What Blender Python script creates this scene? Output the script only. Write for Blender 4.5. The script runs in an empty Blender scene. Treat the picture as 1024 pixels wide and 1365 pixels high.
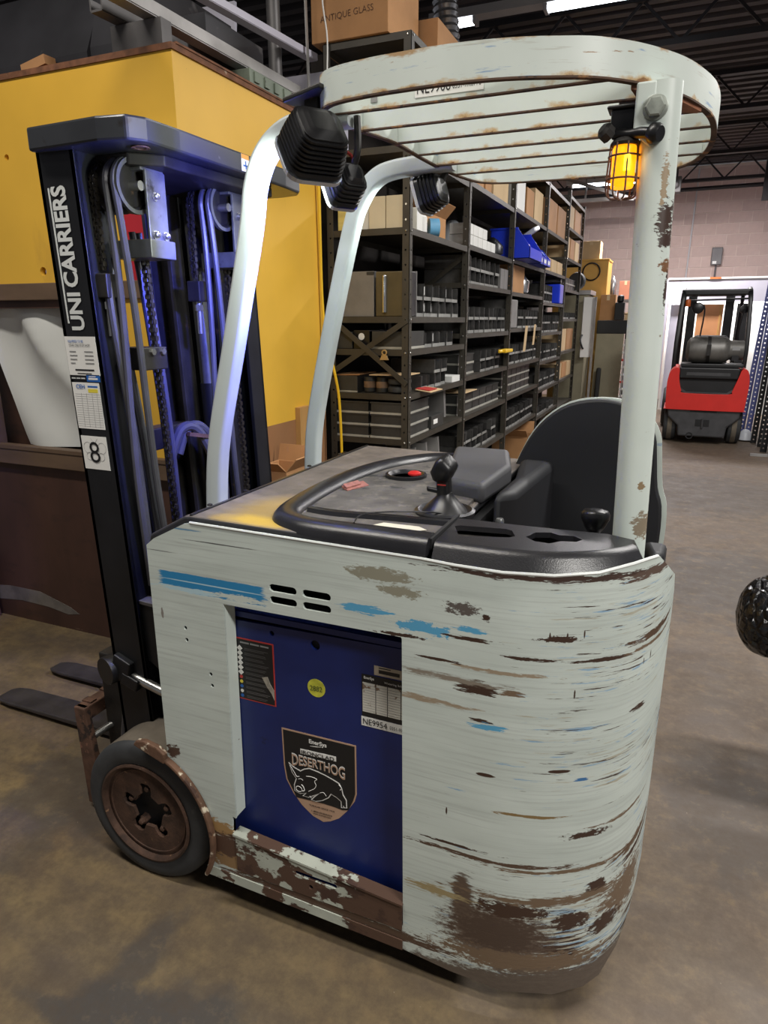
import bpy, math, random
from math import sin, cos, pi, radians, sqrt
from mathutils import Vector, Matrix
from mathutils.geometry import delaunay_2d_cdt

random.seed(7)
scene = bpy.context.scene
COL = scene.collection

# ------------------------------------------------------------------ camera
cam_d = bpy.data.cameras.new('camera')
cam = bpy.data.objects.new('camera', cam_d)
COL.objects.link(cam)
cam.location = (0, 0, 1.6)
cam.rotation_euler = (radians(90 - 15.85), 0, radians(23.1))
cam_d.sensor_fit = 'VERTICAL'
cam_d.sensor_height = 36.0
cam_d.sensor_width = 27.0
cam_d.lens = 36.0 * 900.0 / 1365.0
cam_d.clip_start = 0.05
scene.camera = cam

# ------------------------------------------------------------------ world, lights, exposure
vs = scene.view_settings
vs.view_transform = 'Standard'
vs.look = 'None'
vs.gamma = 1.0
vs.use_curve_mapping = False
vs.exposure = 0.5
world = bpy.data.worlds.new('world')
scene.world = world
world.use_nodes = True
world.node_tree.nodes['Background'].inputs[0].default_value = (0.80, 0.80, 0.86, 1)
world.node_tree.nodes['Background'].inputs[1].default_value = 0.13


def area(name, loc, rot, sx, sy, power, col=(1, 1, 1)):
    d = bpy.data.lights.new(name, 'AREA')
    d.shape = 'RECTANGLE'
    d.size, d.size_y = sx, sy
    d.energy = power
    d.color = col
    o = bpy.data.objects.new(name, d)
    COL.objects.link(o)
    o.location = loc
    o.rotation_euler = rot
    return o


# rows of fluorescent strips of the hall (those outside the frame as plain lamps)
area('ceiling_lamp', (2.3, -0.05, 3.2), (0, 0, 0), 2.4, 0.3, 112, (1.0, 0.97, 0.92))
area('ceiling_lamp', (1.5, 3.4, 4.1), (0, 0, 0), 2.4, 0.3, 125, (1.0, 0.97, 0.93))
area('ceiling_lamp', (1.6, 6.9, 3.95), (0, 0, 0), 2.4, 0.3, 110, (1.0, 0.97, 0.95))
area('ceiling_lamp', (-0.4, 12.2, 3.9), (0, 0, 0), 2.4, 0.3, 200, (1.0, 0.95, 0.95))
area('ceiling_lamp', (-1.8, 0.4, 4.4), (0, 0, 0), 2.4, 0.3, 80, (1.0, 0.94, 0.86))


def spot(name, loc, target, power, col, angle=80, blend=0.6, size=0.03):
    d = bpy.data.lights.new(name, 'SPOT')
    d.energy = power
    d.color = col
    d.spot_size = radians(angle)
    d.spot_blend = blend
    d.shadow_soft_size = size
    o = bpy.data.objects.new(name, d)
    COL.objects.link(o)
    o.location = loc
    o.rotation_euler = (Vector(target) - Vector(loc)).to_track_quat('-Z', 'Y').to_euler()
    return o


# ------------------------------------------------------------------ mesh helpers
def V(*a):
    return Vector(a)


def frame_for(d):
    d = Vector(d).normalized()
    up = Vector((0, 0, 1)) if abs(d.z) < 0.95 else Vector((1, 0, 0))
    a = d.cross(up).normalized()
    return d, a, a.cross(d).normalized()


class M:
    def __init__(self):
        self.v, self.f, self.mi, self.uv = [], [], [], None

    def add(self, vs_, fs, mi=0):
        o = len(self.v)
        self.v += [tuple(p) for p in vs_]
        for f in fs:
            self.f.append([i + o for i in f])
            self.mi.append(mi)
        return self

    def box(self, x0, x1, y0, y1, z0, z1, mi=0):
        vs_ = [(x, y, z) for z in (z0, z1) for y in (y0, y1) for x in (x0, x1)]
        return self.add(vs_, [(0, 2, 3, 1), (4, 5, 7, 6), (0, 1, 5, 4), (2, 6, 7, 3), (0, 4, 6, 2), (1, 3, 7, 5)], mi)

    def obox(self, c, ax, ay, az, mi=0):
        c, ax, ay, az = Vector(c), Vector(ax), Vector(ay), Vector(az)
        vs_ = [c + ax * sx + ay * sy + az * sz for sz in (-1, 1) for sy in (-1, 1) for sx in (-1, 1)]
        return self.add(vs_, [(0, 2, 3, 1), (4, 5, 7, 6), (0, 1, 5, 4), (2, 6, 7, 3), (0, 4, 6, 2), (1, 3, 7, 5)], mi)

    def beam(self, p0, p1, w, h, mi=0, up=(0, 0, 1)):
        p0, p1 = Vector(p0), Vector(p1)
        d = (p1 - p0)
        L = d.length
        d.normalize()
        u = Vector(up)
        a = d.cross(u)
        if a.length < 1e-4:
            a = d.cross(Vector((1, 0, 0)))
        a.normalize()
        b = a.cross(d).normalized()
        return self.obox((p0 + p1) / 2, d * L / 2, a * w / 2, b * h / 2, mi)

    def cyl(self, p0, p1, r0, r1=None, n=16, mi=0):
        r1 = r0 if r1 is None else r1
        p0, p1 = Vector(p0), Vector(p1)
        d, a, b = frame_for(p1 - p0)
        vs_ = []
        for p, r in ((p0, r0), (p1, r1)):
            for k in range(n):
                t = 2 * pi * k / n
                vs_.append(p + a * (r * cos(t)) + b * (r * sin(t)))
        fs = [(k, (k + 1) % n, n + (k + 1) % n, n + k) for k in range(n)]
        fs += [tuple(range(n))[::-1], tuple(range(n, 2 * n))]
        return self.add(vs_, fs, mi)

    def lathe(self, prof, o, axis, n=24, mi=0, close=False):
        """prof: (radius, height) list along axis"""
        d, a, b = frame_for(axis)
        o = Vector(o)
        vs_ = []
        for r, h in prof:
            for k in range(n):
                t = 2 * pi * k / n
                vs_.append(o + d * h + a * (r * cos(t)) + b * (r * sin(t)))
        m = len(prof)
        fs = []
        for j in range(m - 1 if not close else m):
            j2 = (j + 1) % m
            for k in range(n):
                k2 = (k + 1) % n
                fs.append((j * n + k, j * n + k2, j2 * n + k2, j2 * n + k))
        if not close:
            fs += [tuple(range(n))[::-1], tuple(range((m - 1) * n, m * n))]
        return self.add(vs_, fs, mi)

    def sweep(self, prof, path, closed=False, up=(0, 0, 1), caps=True, mi=0, scale=None):
        """prof: closed loop of (side, up); path: points"""
        P = [Vector(p) for p in path]
        n = len(P)
        up = Vector(up)
        m = len(prof)
        vs_ = []
        for i in range(n):
            if closed:
                t = (P[(i + 1) % n] - P[i - 1])
            else:
                t = P[min(i + 1, n - 1)] - P[max(i - 1, 0)]
            t.normalize()
            s = t.cross(up)
            if s.length < 1e-5:
                s = Vector((1, 0, 0))
            s.normalize()
            u = s.cross(t).normalized()
            k = 1.0
            if 0 < i < n - 1 or closed:
                t1 = (P[i] - P[i - 1]).normalized()
                c = max(0.5, t1.dot(t))
                k = 1 / c
            sc = scale[i] if scale else 1.0
            for a, b in prof:
                vs_.append(P[i] + s * (a * k * sc) + u * (b * sc))
        fs = []
        for i in range(n if closed else n - 1):
            j = (i + 1) % n
            for q in range(m):
                q2 = (q + 1) % m
                fs.append((i * m + q, i * m + q2, j * m + q2, j * m + q))
        if caps and not closed:
            fs += [tuple(range(m)), tuple(range((n - 1) * m, n * m))[::-1]]
        return self.add(vs_, fs, mi)

    def tube(self, path, r, n=8, closed=False, mi=0):
        P = [Vector(p) for p in path]
        N_ = len(P)
        vs_ = []
        prev = None
        for i in range(N_):
            t = (P[(i + 1) % N_] - P[i - 1]) if closed else P[min(i + 1, N_ - 1)] - P[max(i - 1, 0)]
            t.normalize()
            if prev is None:
                _, a, b = frame_for(t)
            else:
                a = prev - t * prev.dot(t)
                a.normalize()
                b = a.cross(t)
            prev = a
            for k in range(n):
                q = 2 * pi * k / n
                vs_.append(P[i] + a * (r * cos(q)) + b * (r * sin(q)))
        fs = []
        for i in range(N_ if closed else N_ - 1):
            j = (i + 1) % N_
            for k in range(n):
                k2 = (k + 1) % n
                fs.append((i * n + k, i * n + k2, j * n + k2, j * n + k))
        if not closed:
            fs += [tuple(range(n)), tuple(range((N_ - 1) * n, N_ * n))[::-1]]
        return self.add(vs_, fs, mi)

    def prism(self, poly, fn, d0, d1, mi=0):
        """poly in (a,b), fn(a,b,c) -> xyz, extruded c from d0 to d1"""
        n = len(poly)
        vs_ = [fn(a, b, d0) for a, b in poly] + [fn(a, b, d1) for a, b in poly]
        fs = [tuple(range(n)), tuple(range(n, 2 * n))[::-1]]
        fs += [(k, n + k, n + (k + 1) % n, (k + 1) % n) for k in range(n)]
        return self.add(vs_, fs, mi)


def smooth_path(pts, k=6, closed=False):
    P = [Vector(p) for p in pts]
    n = len(P)
    out = []
    rng = n if closed else n - 1
    for i in range(rng):
        p0 = P[(i - 1) % n] if closed else P[max(i - 1, 0)]
        p1 = P[i]
        p2 = P[(i + 1) % n]
        p3 = P[(i + 2) % n] if closed else P[min(i + 2, n - 1)]
        for j in range(k):
            t = j / k
            out.append(0.5 * ((2 * p1) + (p2 - p0) * t + (2 * p0 - 5 * p1 + 4 * p2 - p3) * t * t + (3 * p1 - p0 - 3 * p2 + p3) * t ** 3))
    if not closed:
        out.append(P[-1].copy())
    return out


def rrect(w, h, r, n=4, cx=0, cy=0):
    out = []
    for sx, sy, a0 in ((1, 1, 0), (-1, 1, 90), (-1, -1, 180), (1, -1, 270)):
        for k in range(n + 1):
            a = radians(a0 + 90 * k / n)
            out.append((cx + sx * (w / 2 - r) + r * cos(a), cy + sy * (h / 2 - r) + r * sin(a)))
    return out


def origin_of(o):
    while o.parent:
        o = o.parent
    return Vector(o.location)


def obj(name, m, mats, parent=None, label=None, smooth=35, bevel=0.0, seg=2, kind=None):
    me = bpy.data.meshes.new(name)
    if parent is not None:
        off = origin_of(parent)
    else:
        xs = [p[0] for p in m.v]
        ys = [p[1] for p in m.v]
        off = Vector(((min(xs) + max(xs)) / 2, (min(ys) + max(ys)) / 2, min(p[2] for p in m.v)))
    me.from_pydata([(p[0] - off.x, p[1] - off.y, p[2] - off.z) for p in m.v], [], m.f)
    if not isinstance(mats, (list, tuple)):
        mats = [mats]
    for t in mats:
        me.materials.append(t)
    if len(mats) > 1:
        for p, i in zip(me.polygons, m.mi):
            p.material_index = i
    if m.uv:
        ul = me.uv_layers.new(name='UVMap')
        for lp in me.loops:
            ul.data[lp.index].uv = m.uv[lp.vertex_index]
    import bmesh
    bm = bmesh.new()
    bm.from_mesh(me)
    bmesh.ops.recalc_face_normals(bm, faces=bm.faces)
    bm.to_mesh(me)
    bm.free()
    if smooth:
        for p in me.polygons:
            p.use_smooth = True
        me.set_sharp_from_angle(angle=radians(smooth))
    o = bpy.data.objects.new(name, me)
    COL.objects.link(o)
    if parent is not None:
        o.parent = parent
    else:
        o.location = off
    if bevel:
        b = o.modifiers.new('bevel', 'BEVEL')
        b.width = bevel
        b.segments = seg
        b.limit_method = 'ANGLE'
        b.angle_limit = radians(40)
    if label:
        o['label'] = label
    if kind:
        o['kind'] = kind
    return o


def tag(o, label, cat, group=None):
    o['label'] = label
    o['category'] = cat
    if group:
        o['group'] = group
    return o


def thing(name, label, cat, loc, group=None):
    o = bpy.data.objects.new(name, None)
    o.empty_display_size = 0.1
    COL.objects.link(o)
    o.location = loc
    return tag(o, label, cat, group)


def copy_thing(src, loc, label=None, rz=None):
    r = src.copy()
    COL.objects.link(r)
    r.location = loc
    if rz is not None:
        r.rotation_euler = (0, 0, rz)
    if label:
        r['label'] = label
    for ch in list(src.children):
        c = ch.copy()
        COL.objects.link(c)
        c.parent = r
        for g in ch.children:
            d = g.copy()
            COL.objects.link(d)
            d.parent = c
    return r


def inside(p, poly):
    x, y = p
    r = False
    n = len(poly)
    for i in range(n):
        x1, y1 = poly[i]
        x2, y2 = poly[(i + 1) % n]
        if (y1 > y) != (y2 > y) and x < (x2 - x1) * (y - y1) / (y2 - y1) + x1:
            r = not r
    return r


def sheet(m, outer, holes, fn, thick, xs=(), step=None):
    """plate with holes; outer/holes in (a,b); fn(a,b,c)->xyz (c = depth 0..thick); xs = extra a-columns so it can bend"""
    pts, edges = [], []

    def loop(poly):
        o = len(pts)
        for p in poly:
            pts.append(Vector(p))
        for i in range(len(poly)):
            edges.append((o + i, o + (i + 1) % len(poly)))
    loop(outer)
    for h in holes:
        loop(h)
    b0 = min(p[1] for p in outer)
    b1 = max(p[1] for p in outer)
    for a in xs:
        for k in range(1, 14):
            p = (a, b0 + (b1 - b0) * k / 14)
            if inside(p, outer) and not any(inside(p, h) for h in holes):
                pts.append(Vector(p))
    r = delaunay_2d_cdt(pts, edges, [], 0, 1e-6)
    vs2, es2, fs2 = r[0], r[1], r[2]
    keep = []
    for f in fs2:
        c = (sum(vs2[i][0] for i in f) / len(f), sum(vs2[i][1] for i in f) / len(f))
        if inside(c, outer) and not any(inside(c, h) for h in holes):
            keep.append(list(f))
    n = len(vs2)
    base = len(m.v)
    vv = [fn(p[0], p[1], 0) for p in vs2] + [fn(p[0], p[1], thick) for p in vs2]
    fs = [f for f in keep] + [[i + n for i in f][::-1] for f in keep]
    cnt = {}
    for f in keep:
        for i in range(len(f)):
            e = (f[i], f[(i + 1) % len(f)])
            cnt[e] = 1
    for (a, b) in list(cnt):
        if (b, a) not in cnt:
            fs.append([b, a, a + n, b + n])
    m.add(vv, fs)
    if m.uv is None:
        m.uv = [(0, 0)] * base
    m.uv += [(p[0], p[1]) for p in vs2] * 2
    return m


def printed_lines(parent, rows, m_):
    """unreadable small print: thin bars (x, y, z, width, height) on a face turned to -Y"""
    b = M()
    for x, y, z, w, h in rows:
        b.box(x, x + w, y - .0005, y, z, z + h)
    return obj('small_print', b, m_, parent, smooth=0, kind='stuff')




def text(name, body, mat, parent, o, xd, yd, size=None, width=None, height=None, bold=0.0, align='LEFT', lift=0.0012, space=1.0):
    """flat printed lettering standing a hair proud of its surface"""
    cu = bpy.data.curves.new('t', 'FONT')
    cu.body = body
    cu.size = 1.0
    cu.offset = bold
    cu.space_character = space
    cu.resolution_u = 3
    t = bpy.data.objects.new('t', cu)
    COL.objects.link(t)
    bpy.context.view_layer.update()
    dg = bpy.context.evaluated_depsgraph_get()
    me = bpy.data.meshes.new_from_object(t.evaluated_get(dg))
    bpy.data.objects.remove(t)
    me.name = name
    xs = [v.co.x for v in me.vertices]
    ys = [v.co.y for v in me.vertices]
    x0, x1, y0, y1 = min(xs), max(xs), min(ys), max(ys)
    if size:
        sx = sy = size
    if width:
        sx = width / (x1 - x0)
        if not size:
            sy = sx
    if height:
        sy = height / (y1 - y0)
        if not width and not size:
            sx = sy
    xd, yd = Vector(xd).normalized(), Vector(yd).normalized()
    nz = xd.cross(yd)
    off = origin_of(parent)
    ax = {'LEFT': 0, 'CENTER': 0.5, 'RIGHT': 1}[align] * (x1 - x0) + x0
    for v in me.vertices:
        p = Vector(o) + xd * ((v.co.x - ax) * sx) + yd * ((v.co.y - y0) * sy) + nz * lift - off
        v.co = p
    me.materials.append(mat)
    ob = bpy.data.objects.new(name, me)
    COL.objects.link(ob)
    ob.parent = parent
    return ob


def sticker(name, o, xd, yd, w, h, mat, parent, thick=0.0008, label=None):
    xd, yd = Vector(xd).normalized(), Vector(yd).normalized()
    nz = xd.cross(yd)
    m = M().obox(Vector(o) + xd * w / 2 + yd * h / 2 + nz * thick / 2, xd * w / 2, yd * h / 2, nz * thick / 2)
    return obj(name, m, mat, parent, label, smooth=0)


# ------------------------------------------------------------------ material helpers
def lin(c):
    return tuple(((x / 255) / 12.92 if x / 255 <= 0.04045 else ((x / 255 + 0.055) / 1.055) ** 2.4) for x in c) + (1.0,)


class G:
    def __init__(self, name):
        self.m = bpy.data.materials.new(name)
        self.m.use_nodes = True
        self.t = self.m.node_tree
        self.b = self.t.nodes['Principled BSDF']
        self.tc = self.t.nodes.new('ShaderNodeTexCoord')

    def link(self, a, b):
        self.t.links.new(a, b)

    def setin(self, sock, v):
        if hasattr(v, 'is_linked') or hasattr(v, 'links'):
            self.link(v, sock)
        else:
            sock.default_value = v

    def math(self, op, a, b=0.0, c=None, clamp=False):
        n = self.t.nodes.new('ShaderNodeMath')
        n.operation = op
        n.use_clamp = clamp
        self.setin(n.inputs[0], a)
        self.setin(n.inputs[1], b)
        if c is not None:
            self.setin(n.inputs[2], c)
        return n.outputs[0]

    def vmath(self, op, a, b=(0, 0, 0)):
        n = self.t.nodes.new('ShaderNodeVectorMath')
        n.operation = op
        self.setin(n.inputs[0], a)
        self.setin(n.inputs[1], b)
        return n.outputs['Value'] if op in ('LENGTH', 'DOT_PRODUCT') else n.outputs[0]

    def noise(self, vec, scale=5.0, detail=4.0, rough=0.55):
        n = self.t.nodes.new('ShaderNodeTexNoise')
        self.link(vec, n.inputs['Vector'])
        n.inputs['Scale'].default_value = scale
        n.inputs['Detail'].default_value = detail
        n.inputs['Roughness'].default_value = rough
        return n.outputs['Fac']

    def ramp(self, x, a, b, lo=0.0, hi=1.0):
        n = self.t.nodes.new('ShaderNodeMapRange')
        n.clamp = True
        self.setin(n.inputs['Value'], x)
        n.inputs['From Min'].default_value = a
        n.inputs['From Max'].default_value = b
        n.inputs['To Min'].default_value = lo
        n.inputs['To Max'].default_value = hi
        return n.outputs[0]

    def mix(self, f, a, b):
        n = self.t.nodes.new('ShaderNodeMix')
        n.data_type = 'RGBA'
        self.setin(n.inputs[0], f)
        self.setin(n.inputs[6], a)
        self.setin(n.inputs[7], b)
        return n.outputs[2]

    def scale(self, vec, s):
        return self.vmath('MULTIPLY', vec, s)

    def sep(self, vec):
        n = self.t.nodes.new('ShaderNodeSeparateXYZ')
        self.link(vec, n.inputs[0])
        return n.outputs

    def bump(self, h, strength=0.3, dist=0.01):
        n = self.t.nodes.new('ShaderNodeBump')
        n.inputs['Strength'].default_value = strength
        n.inputs['Distance'].default_value = dist
        self.link(h, n.inputs['Height'])
        self.link(n.outputs[0], self.b.inputs['Normal'])

    def boxsmear(self, vec, c, h, warp, amt=0.2, soft=0.04):
        d = self.scale(self.vmath('SUBTRACT', vec, (c[0], c[1], 0)), (1 / h[0], 1 / h[1], 0))
        x, z, _ = self.sep(self.vmath('ABSOLUTE', d))
        d = self.math('ADD', self.math('MAXIMUM', x, z), self.math('MULTIPLY', self.math('SUBTRACT', warp, 0.5), amt * 2))
        return self.ramp(d, 1 + soft, 1 - soft)

    def smear(self, vec, c, h, warp, amt=0.6, soft=0.12):
        d = self.vmath('LENGTH', self.scale(self.vmath('SUBTRACT', vec, (c[0], c[1], 0)), (1 / h[0], 1 / h[1], 0)))
        d = self.math('ADD', d, self.math('MULTIPLY', self.math('SUBTRACT', warp, 0.5), amt * 2))
        return self.ramp(d, 1 + soft, 1 - soft)


def mat(name, col, rough=0.5, metal=0.0, var=0.12, vscale=6.0, stretch=(1, 1, 1), spots=(), bump=0.0, bscale=80.0,
        rnd=0.0, emit=None, spec=None, alpha=None, bdist=0.002):
    """procedural surface: base colour with noise, spots = (colour, scale, threshold, stretch, softness)"""
    g = G(name)
    c = lin(col)
    vec = g.tc.outputs['Object']
    n = g.noise(g.scale(vec, stretch), vscale)
    dark = tuple(x * (1 - var * 1.6) for x in c[:3]) + (1,)
    light = tuple(min(1, x * (1 + var * 1.2)) for x in c[:3]) + (1,)
    colr = g.mix(g.ramp(n, 0.3, 0.7), dark, light)
    for sp in spots:
        sc_, th = sp[1], sp[2]
        st = sp[3] if len(sp) > 3 else (1, 1, 1)
        so = sp[4] if len(sp) > 4 else 0.04
        k = g.noise(g.scale(vec, st), sc_, 6.0, 0.6)
        colr = g.mix(g.ramp(k, th, th + so), colr, lin(sp[0]))
    if rnd:
        oi = g.t.nodes.new('ShaderNodeObjectInfo')
        hs = g.t.nodes.new('ShaderNodeHueSaturation')
        g.link(colr, hs.inputs['Color'])
        g.link(g.ramp(oi.outputs['Random'], 0, 1, 1 - rnd, 1 + rnd), hs.inputs['Value'])
        colr = hs.outputs[0]
    g.link(colr, g.b.inputs['Base Color'])
    g.b.inputs['Roughness'].default_value = rough
    g.b.inputs['Metallic'].default_value = metal
    if spec is not None:
        g.b.inputs['Specular IOR Level'].default_value = spec
    if emit:
        g.b.inputs['Emission Color'].default_value = lin(emit[0])
        g.b.inputs['Emission Strength'].default_value = emit[1]
    if bump:
        g.bump(g.noise(vec, bscale, 3.0), bump, bdist)
    return g.m


RUST = (84, 62, 50)
DRUST = (62, 44, 36)
ORUST = (176, 128, 72)
PAINT = (206, 216, 209)


def make_panel_paint():
    g = G('worn_panel_paint')
    uv = g.tc.outputs['UV']
    sx, sz, _ = g.sep(uv)
    base = g.mix(g.ramp(g.noise(g.scale(uv, (3, 12, 1)), 1.0, 5), 0.3, 0.7), lin((186, 196, 190)), lin((203, 213, 207)))
    base = g.mix(g.ramp(g.noise(g.scale(uv, (3.0, 130, 1)), 1.0, 5, .7), 0.48, 0.72, 0, 0.5), base, lin((150, 156, 152)))
    warp = g.noise(g.scale(uv, (20, 150, 1)), 1.0, 7, 0.72)
    blot = g.noise(g.scale(uv, (40, 90, 1)), 1.0, 8, 0.75)
    fine = g.noise(g.scale(uv, (7, 170, 1)), 1.0, 4, 0.6)
    # wear grows round the rear corner and in a few bands
    dens = g.math('ADD', g.ramp(sx, 0.5, 1.05, -0.16, 0.055), g.math('MULTIPLY', g.math('SUBTRACT', g.noise(g.scale(uv, (2.2, 7, 1)), 1.0, 2), 0.5), 0.40))
    low = g.ramp(sz, 0.46, 0.15, -0.03, 0.075)
    dens = g.math('ADD', dens, low)
    col = base
    col = g.mix(g.ramp(g.math('ADD', g.noise(g.scale(uv, (8, 110, 3)), 1.0, 6, 0.66), g.math('MULTIPLY', dens, 0.8)), 0.63, 0.67, 0, 0.8), col, lin((120, 162, 196)))
    tan = g.math('ADD', g.noise(g.scale(g.vmath('ADD', uv, (3.1, 1.7, 0)), (6, 90, 1)), 1.0, 6, 0.66), dens)
    col = g.mix(g.ramp(tan, 0.625, 0.70, 0, 0.7), col, lin((160, 148, 122)))
    br = g.math('ADD', g.noise(g.scale(g.vmath('ADD', uv, (7.3, 4.7, 0)), (7, 150, 1)), 1.0, 7, 0.66), dens)
    col = g.mix(g.ramp(br, 0.645, 0.67), col, lin(DRUST))
    # thin hairline scratches
    col = g.mix(g.math('MULTIPLY', g.ramp(fine, 0.70, 0.73), g.ramp(dens, -0.1, 0.12, 0.15, 0.9)), col, lin((70, 58, 52)))
    BLUE, LB, PRIM = lin((44, 128, 178)), lin((86, 158, 196)), lin((140, 138, 122))
    OLD, TAN_ = lin((196, 205, 198)), lin((150, 136, 116))
    col = g.mix(g.boxsmear(uv, (0.187, 0.981), (0.152, 0.019), warp, 0.25), col, BLUE)
    col = g.mix(g.boxsmear(uv, (0.235, 0.964), (0.103, 0.013), warp, 0.7), col, BLUE)
    D, D2, BR = lin(DRUST), lin((84, 66, 54)), lin((112, 94, 76))
    sm = [((0.13, 0.957), (0.10, 0.006), lin((176, 204, 214)), warp, 2.2, 0.1),
          ((0.19, 0.9795), (0.16, 0.0016), lin((176, 204, 214)), warp, 0.4, 0.3), ((0.27, 0.960), (0.07, 0.008), OLD, warp, 2.2, 0.05),
          ((0.635, 1.076), (0.075, 0.016), PRIM, blot, 1.6, 0.1), ((0.685, 1.045), (0.045, 0.012), PRIM, blot, 1.8, 0.1),
          ((0.60, 0.990), (0.058, 0.010), LB, warp, 1.6, 0.05), ((0.735, 0.968), (0.055, 0.016), LB, blot, 2.0, 0.05), ((0.73, 0.955), (0.05, 0.006), OLD, warp, 2.0, 0.05),
          ((0.84, 0.985), (0.03, 0.007), LB, warp, 2.2, 0.05),
          ((0.858, 0.857), (0.045, 0.016), D, warp, 1.8, 0.08), ((0.80, 0.866), (0.10, 0.007), lin((130, 122, 110)), warp, 2.6, 0.3),
          ((0.93, 0.856), (0.025, 0.008), BR, warp, 2.0, 0.1), ((0.74, 0.803), (0.10, 0.006), TAN_, warp, 2.6, 0.3),
          ((0.87, 0.779), (0.025, 0.004), D, warp, 1.6, 0.05), ((0.885, 0.768), (0.035, 0.007), LB, warp, 2.4, 0.08),
          ((0.885, 0.649), (0.020, 0.0045), D, warp, 0.6, 0.05), ((1.04, 0.676), (0.024, 0.0045), D, warp, 0.6, 0.05),
          ((1.09, 0.652), (0.018, 0.004), lin((60, 110, 160)), warp, 2.0, 0.05),
          ((1.12, 0.934), (0.075, 0.005), D, warp, 1.8, 0.06), ((1.30, 0.957), (0.12, 0.008), lin((84, 64, 50)), warp, 2.2, 0.06), ((1.30, 0.935), (0.12, 0.004), BR, warp, 2.4, 0.06),
          ((0.96, 0.938), (0.05, 0.004), D, warp, 2.4, 0.06), ((0.90, 0.900), (0.10, 0.004), TAN_, warp, 2.6, 0.1),
          ((1.03, 1.113), (0.26, 0.007), lin((66, 50, 44)), warp, 2.2, 0.08), ((1.25, 1.105), (0.10, 0.010), lin((90, 74, 66)), warp, 2.4, 0.08),
          ((1.02, 0.985), (0.035, 0.007), D, blot, 2.2, 0.05), ((0.82, 1.03), (0.035, 0.012), lin((90, 84, 80)), blot, 2.4, 0.05), ((0.87, 1.018), (0.010, 0.008), D, blot, 1.8, 0.05),
          ((0.90, 0.425), (0.20, 0.005), D2, warp, 2.4, 0.05), ((1.10, 0.412), (0.20, 0.005), BR, warp, 2.4, 0.06), ((0.82, 0.445), (0.08, 0.003), D, warp, 2.0, 0.05),
          ((1.34, 0.40), (0.14, 0.012), lin((92, 72, 54)), warp, 2.2, 0.06), ((1.36, 0.37), (0.12, 0.008), D, warp, 2.2, 0.06), ((1.25, 0.52), (0.10, 0.004), BR, warp, 2.4, 0.06),
          ((0.985, 0.56), (0.07, 0.004), lin((130, 108, 72)), warp, 1.6, 0.06), ((1.12, 0.505), (0.05, 0.008), D, blot, 2.2, 0.05),
          ((0.925, 0.215), (0.125, 0.090), lin((96, 82, 72)), blot, 1.1, 0.16), ((0.845, 0.300), (0.026, 0.070), lin((88, 74, 64)), warp, 1.3, 0.12),
          ((0.93, 0.225), (0.10, 0.06), lin((74, 60, 52)), blot, 1.9, 0.2), ((0.96, 0.30), (0.08, 0.022), D, blot, 2.0, 0.06), ((1.10, 0.27), (0.045, 0.024), D, blot, 1.8, 0.06),
          ((1.16, 0.35), (0.030, 0.022), D, blot, 2.0, 0.05), ((1.28, 0.28), (0.10, 0.06), BR, blot, 2.2, 0.12), ((1.06, 0.33), (0.20, 0.012), BR, warp, 2.6, 0.12),
          ((1.20, 0.23), (0.05, 0.024), D, blot, 2.0, 0.06), ((1.0, 0.15), (0.20, 0.03), BR, blot, 1.8, 0.12), ((0.78, 0.30), (0.07, 0.012), lin((150, 136, 100)), warp, 2.4, 0.2),
          ((0.15, 0.262), (0.06, 0.026), lin((160, 128, 84)), blot, 1.6, 0.14), ((0.19, 0.205), (0.105, 0.048), lin(RUST), blot, 1.1, 0.10), ((0.20, 0.16), (0.12, 0.02), lin((140, 112, 78)), blot, 2.0, 0.1),
          ((0.45, 0.130), (0.30, 0.014), lin(RUST), warp, 1.6, 0.08), ((0.65, 0.125), (0.16, 0.016), D2, warp, 1.8, 0.08),
          ((1.00, .990), (.0018, .010), D, warp, .5, .1), ((1.035, .992), (.0018, .008), D, warp, .5, .1), ((1.07, .995), (.0016, .009), D, warp, .5, .1), ((1.06, .86), (.0018, .011), D, warp, .5, .1),
          ((1.27, .905), (.0018, .010), D, warp, .5, .1), ((1.24, .90), (.0016, .008), D, warp, .5, .1), ((.80, .53), (.002, .010), D, warp, .5, .1), ((1.24, .79), (.03, .006), D, warp, 2.0, .06), ((.77, .905), (.05, .003), D, warp, 2.2, .06), ((.84, .965), (.05, .004), D, warp, 2.2, .06),
          ((0.02, 0.47), (0.02, 0.02), lin((80, 62, 52)), blot, 1.8, 0.1), ((0.03, 0.88), (0.004, 0.014), lin((130, 126, 120)), blot, 1.2, 0.1),
          ((0.68, 0.945), (0.05, 0.004), lin((60, 44, 36)), blot, 2.0, 0.05), ((0.22, 1.09), (0.09, 0.0016), lin((90, 92, 92)), warp, 0.8, 0.3),
          ((0.12, 1.115), (0.05, 0.002), lin((100, 140, 170)), warp, 1.0, 0.2), ((0.04, 1.05), (0.04, 0.001), lin((110, 112, 112)), warp, 0.6, 0.3)]
    for c, h, cc, w, a, so in sm:
        col = g.mix(g.smear(uv, c, h, w, a, so), col, cc)
    # bare, scuffed steel along the bottom edge of the rear skirt
    edge = g.math('ADD', g.math('SUBTRACT', sz, g.ramp(sx, 0.55, 1.0, 0.060, 0.125)), g.math('MULTIPLY', g.math('SUBTRACT', blot, 0.5), 0.10))
    col = g.mix(g.ramp(edge, 0.012, -0.004), col, g.mix(blot, lin((70, 60, 54)), lin((112, 102, 92))))
    g.link(col, g.b.inputs['Base Color'])
    g.b.inputs['Roughness'].default_value = 0.42
    g.bump(g.math('SUBTRACT', 1.0, g.ramp(br, 0.645, 0.67)), 0.25, 0.002)
    return g.m


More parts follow.
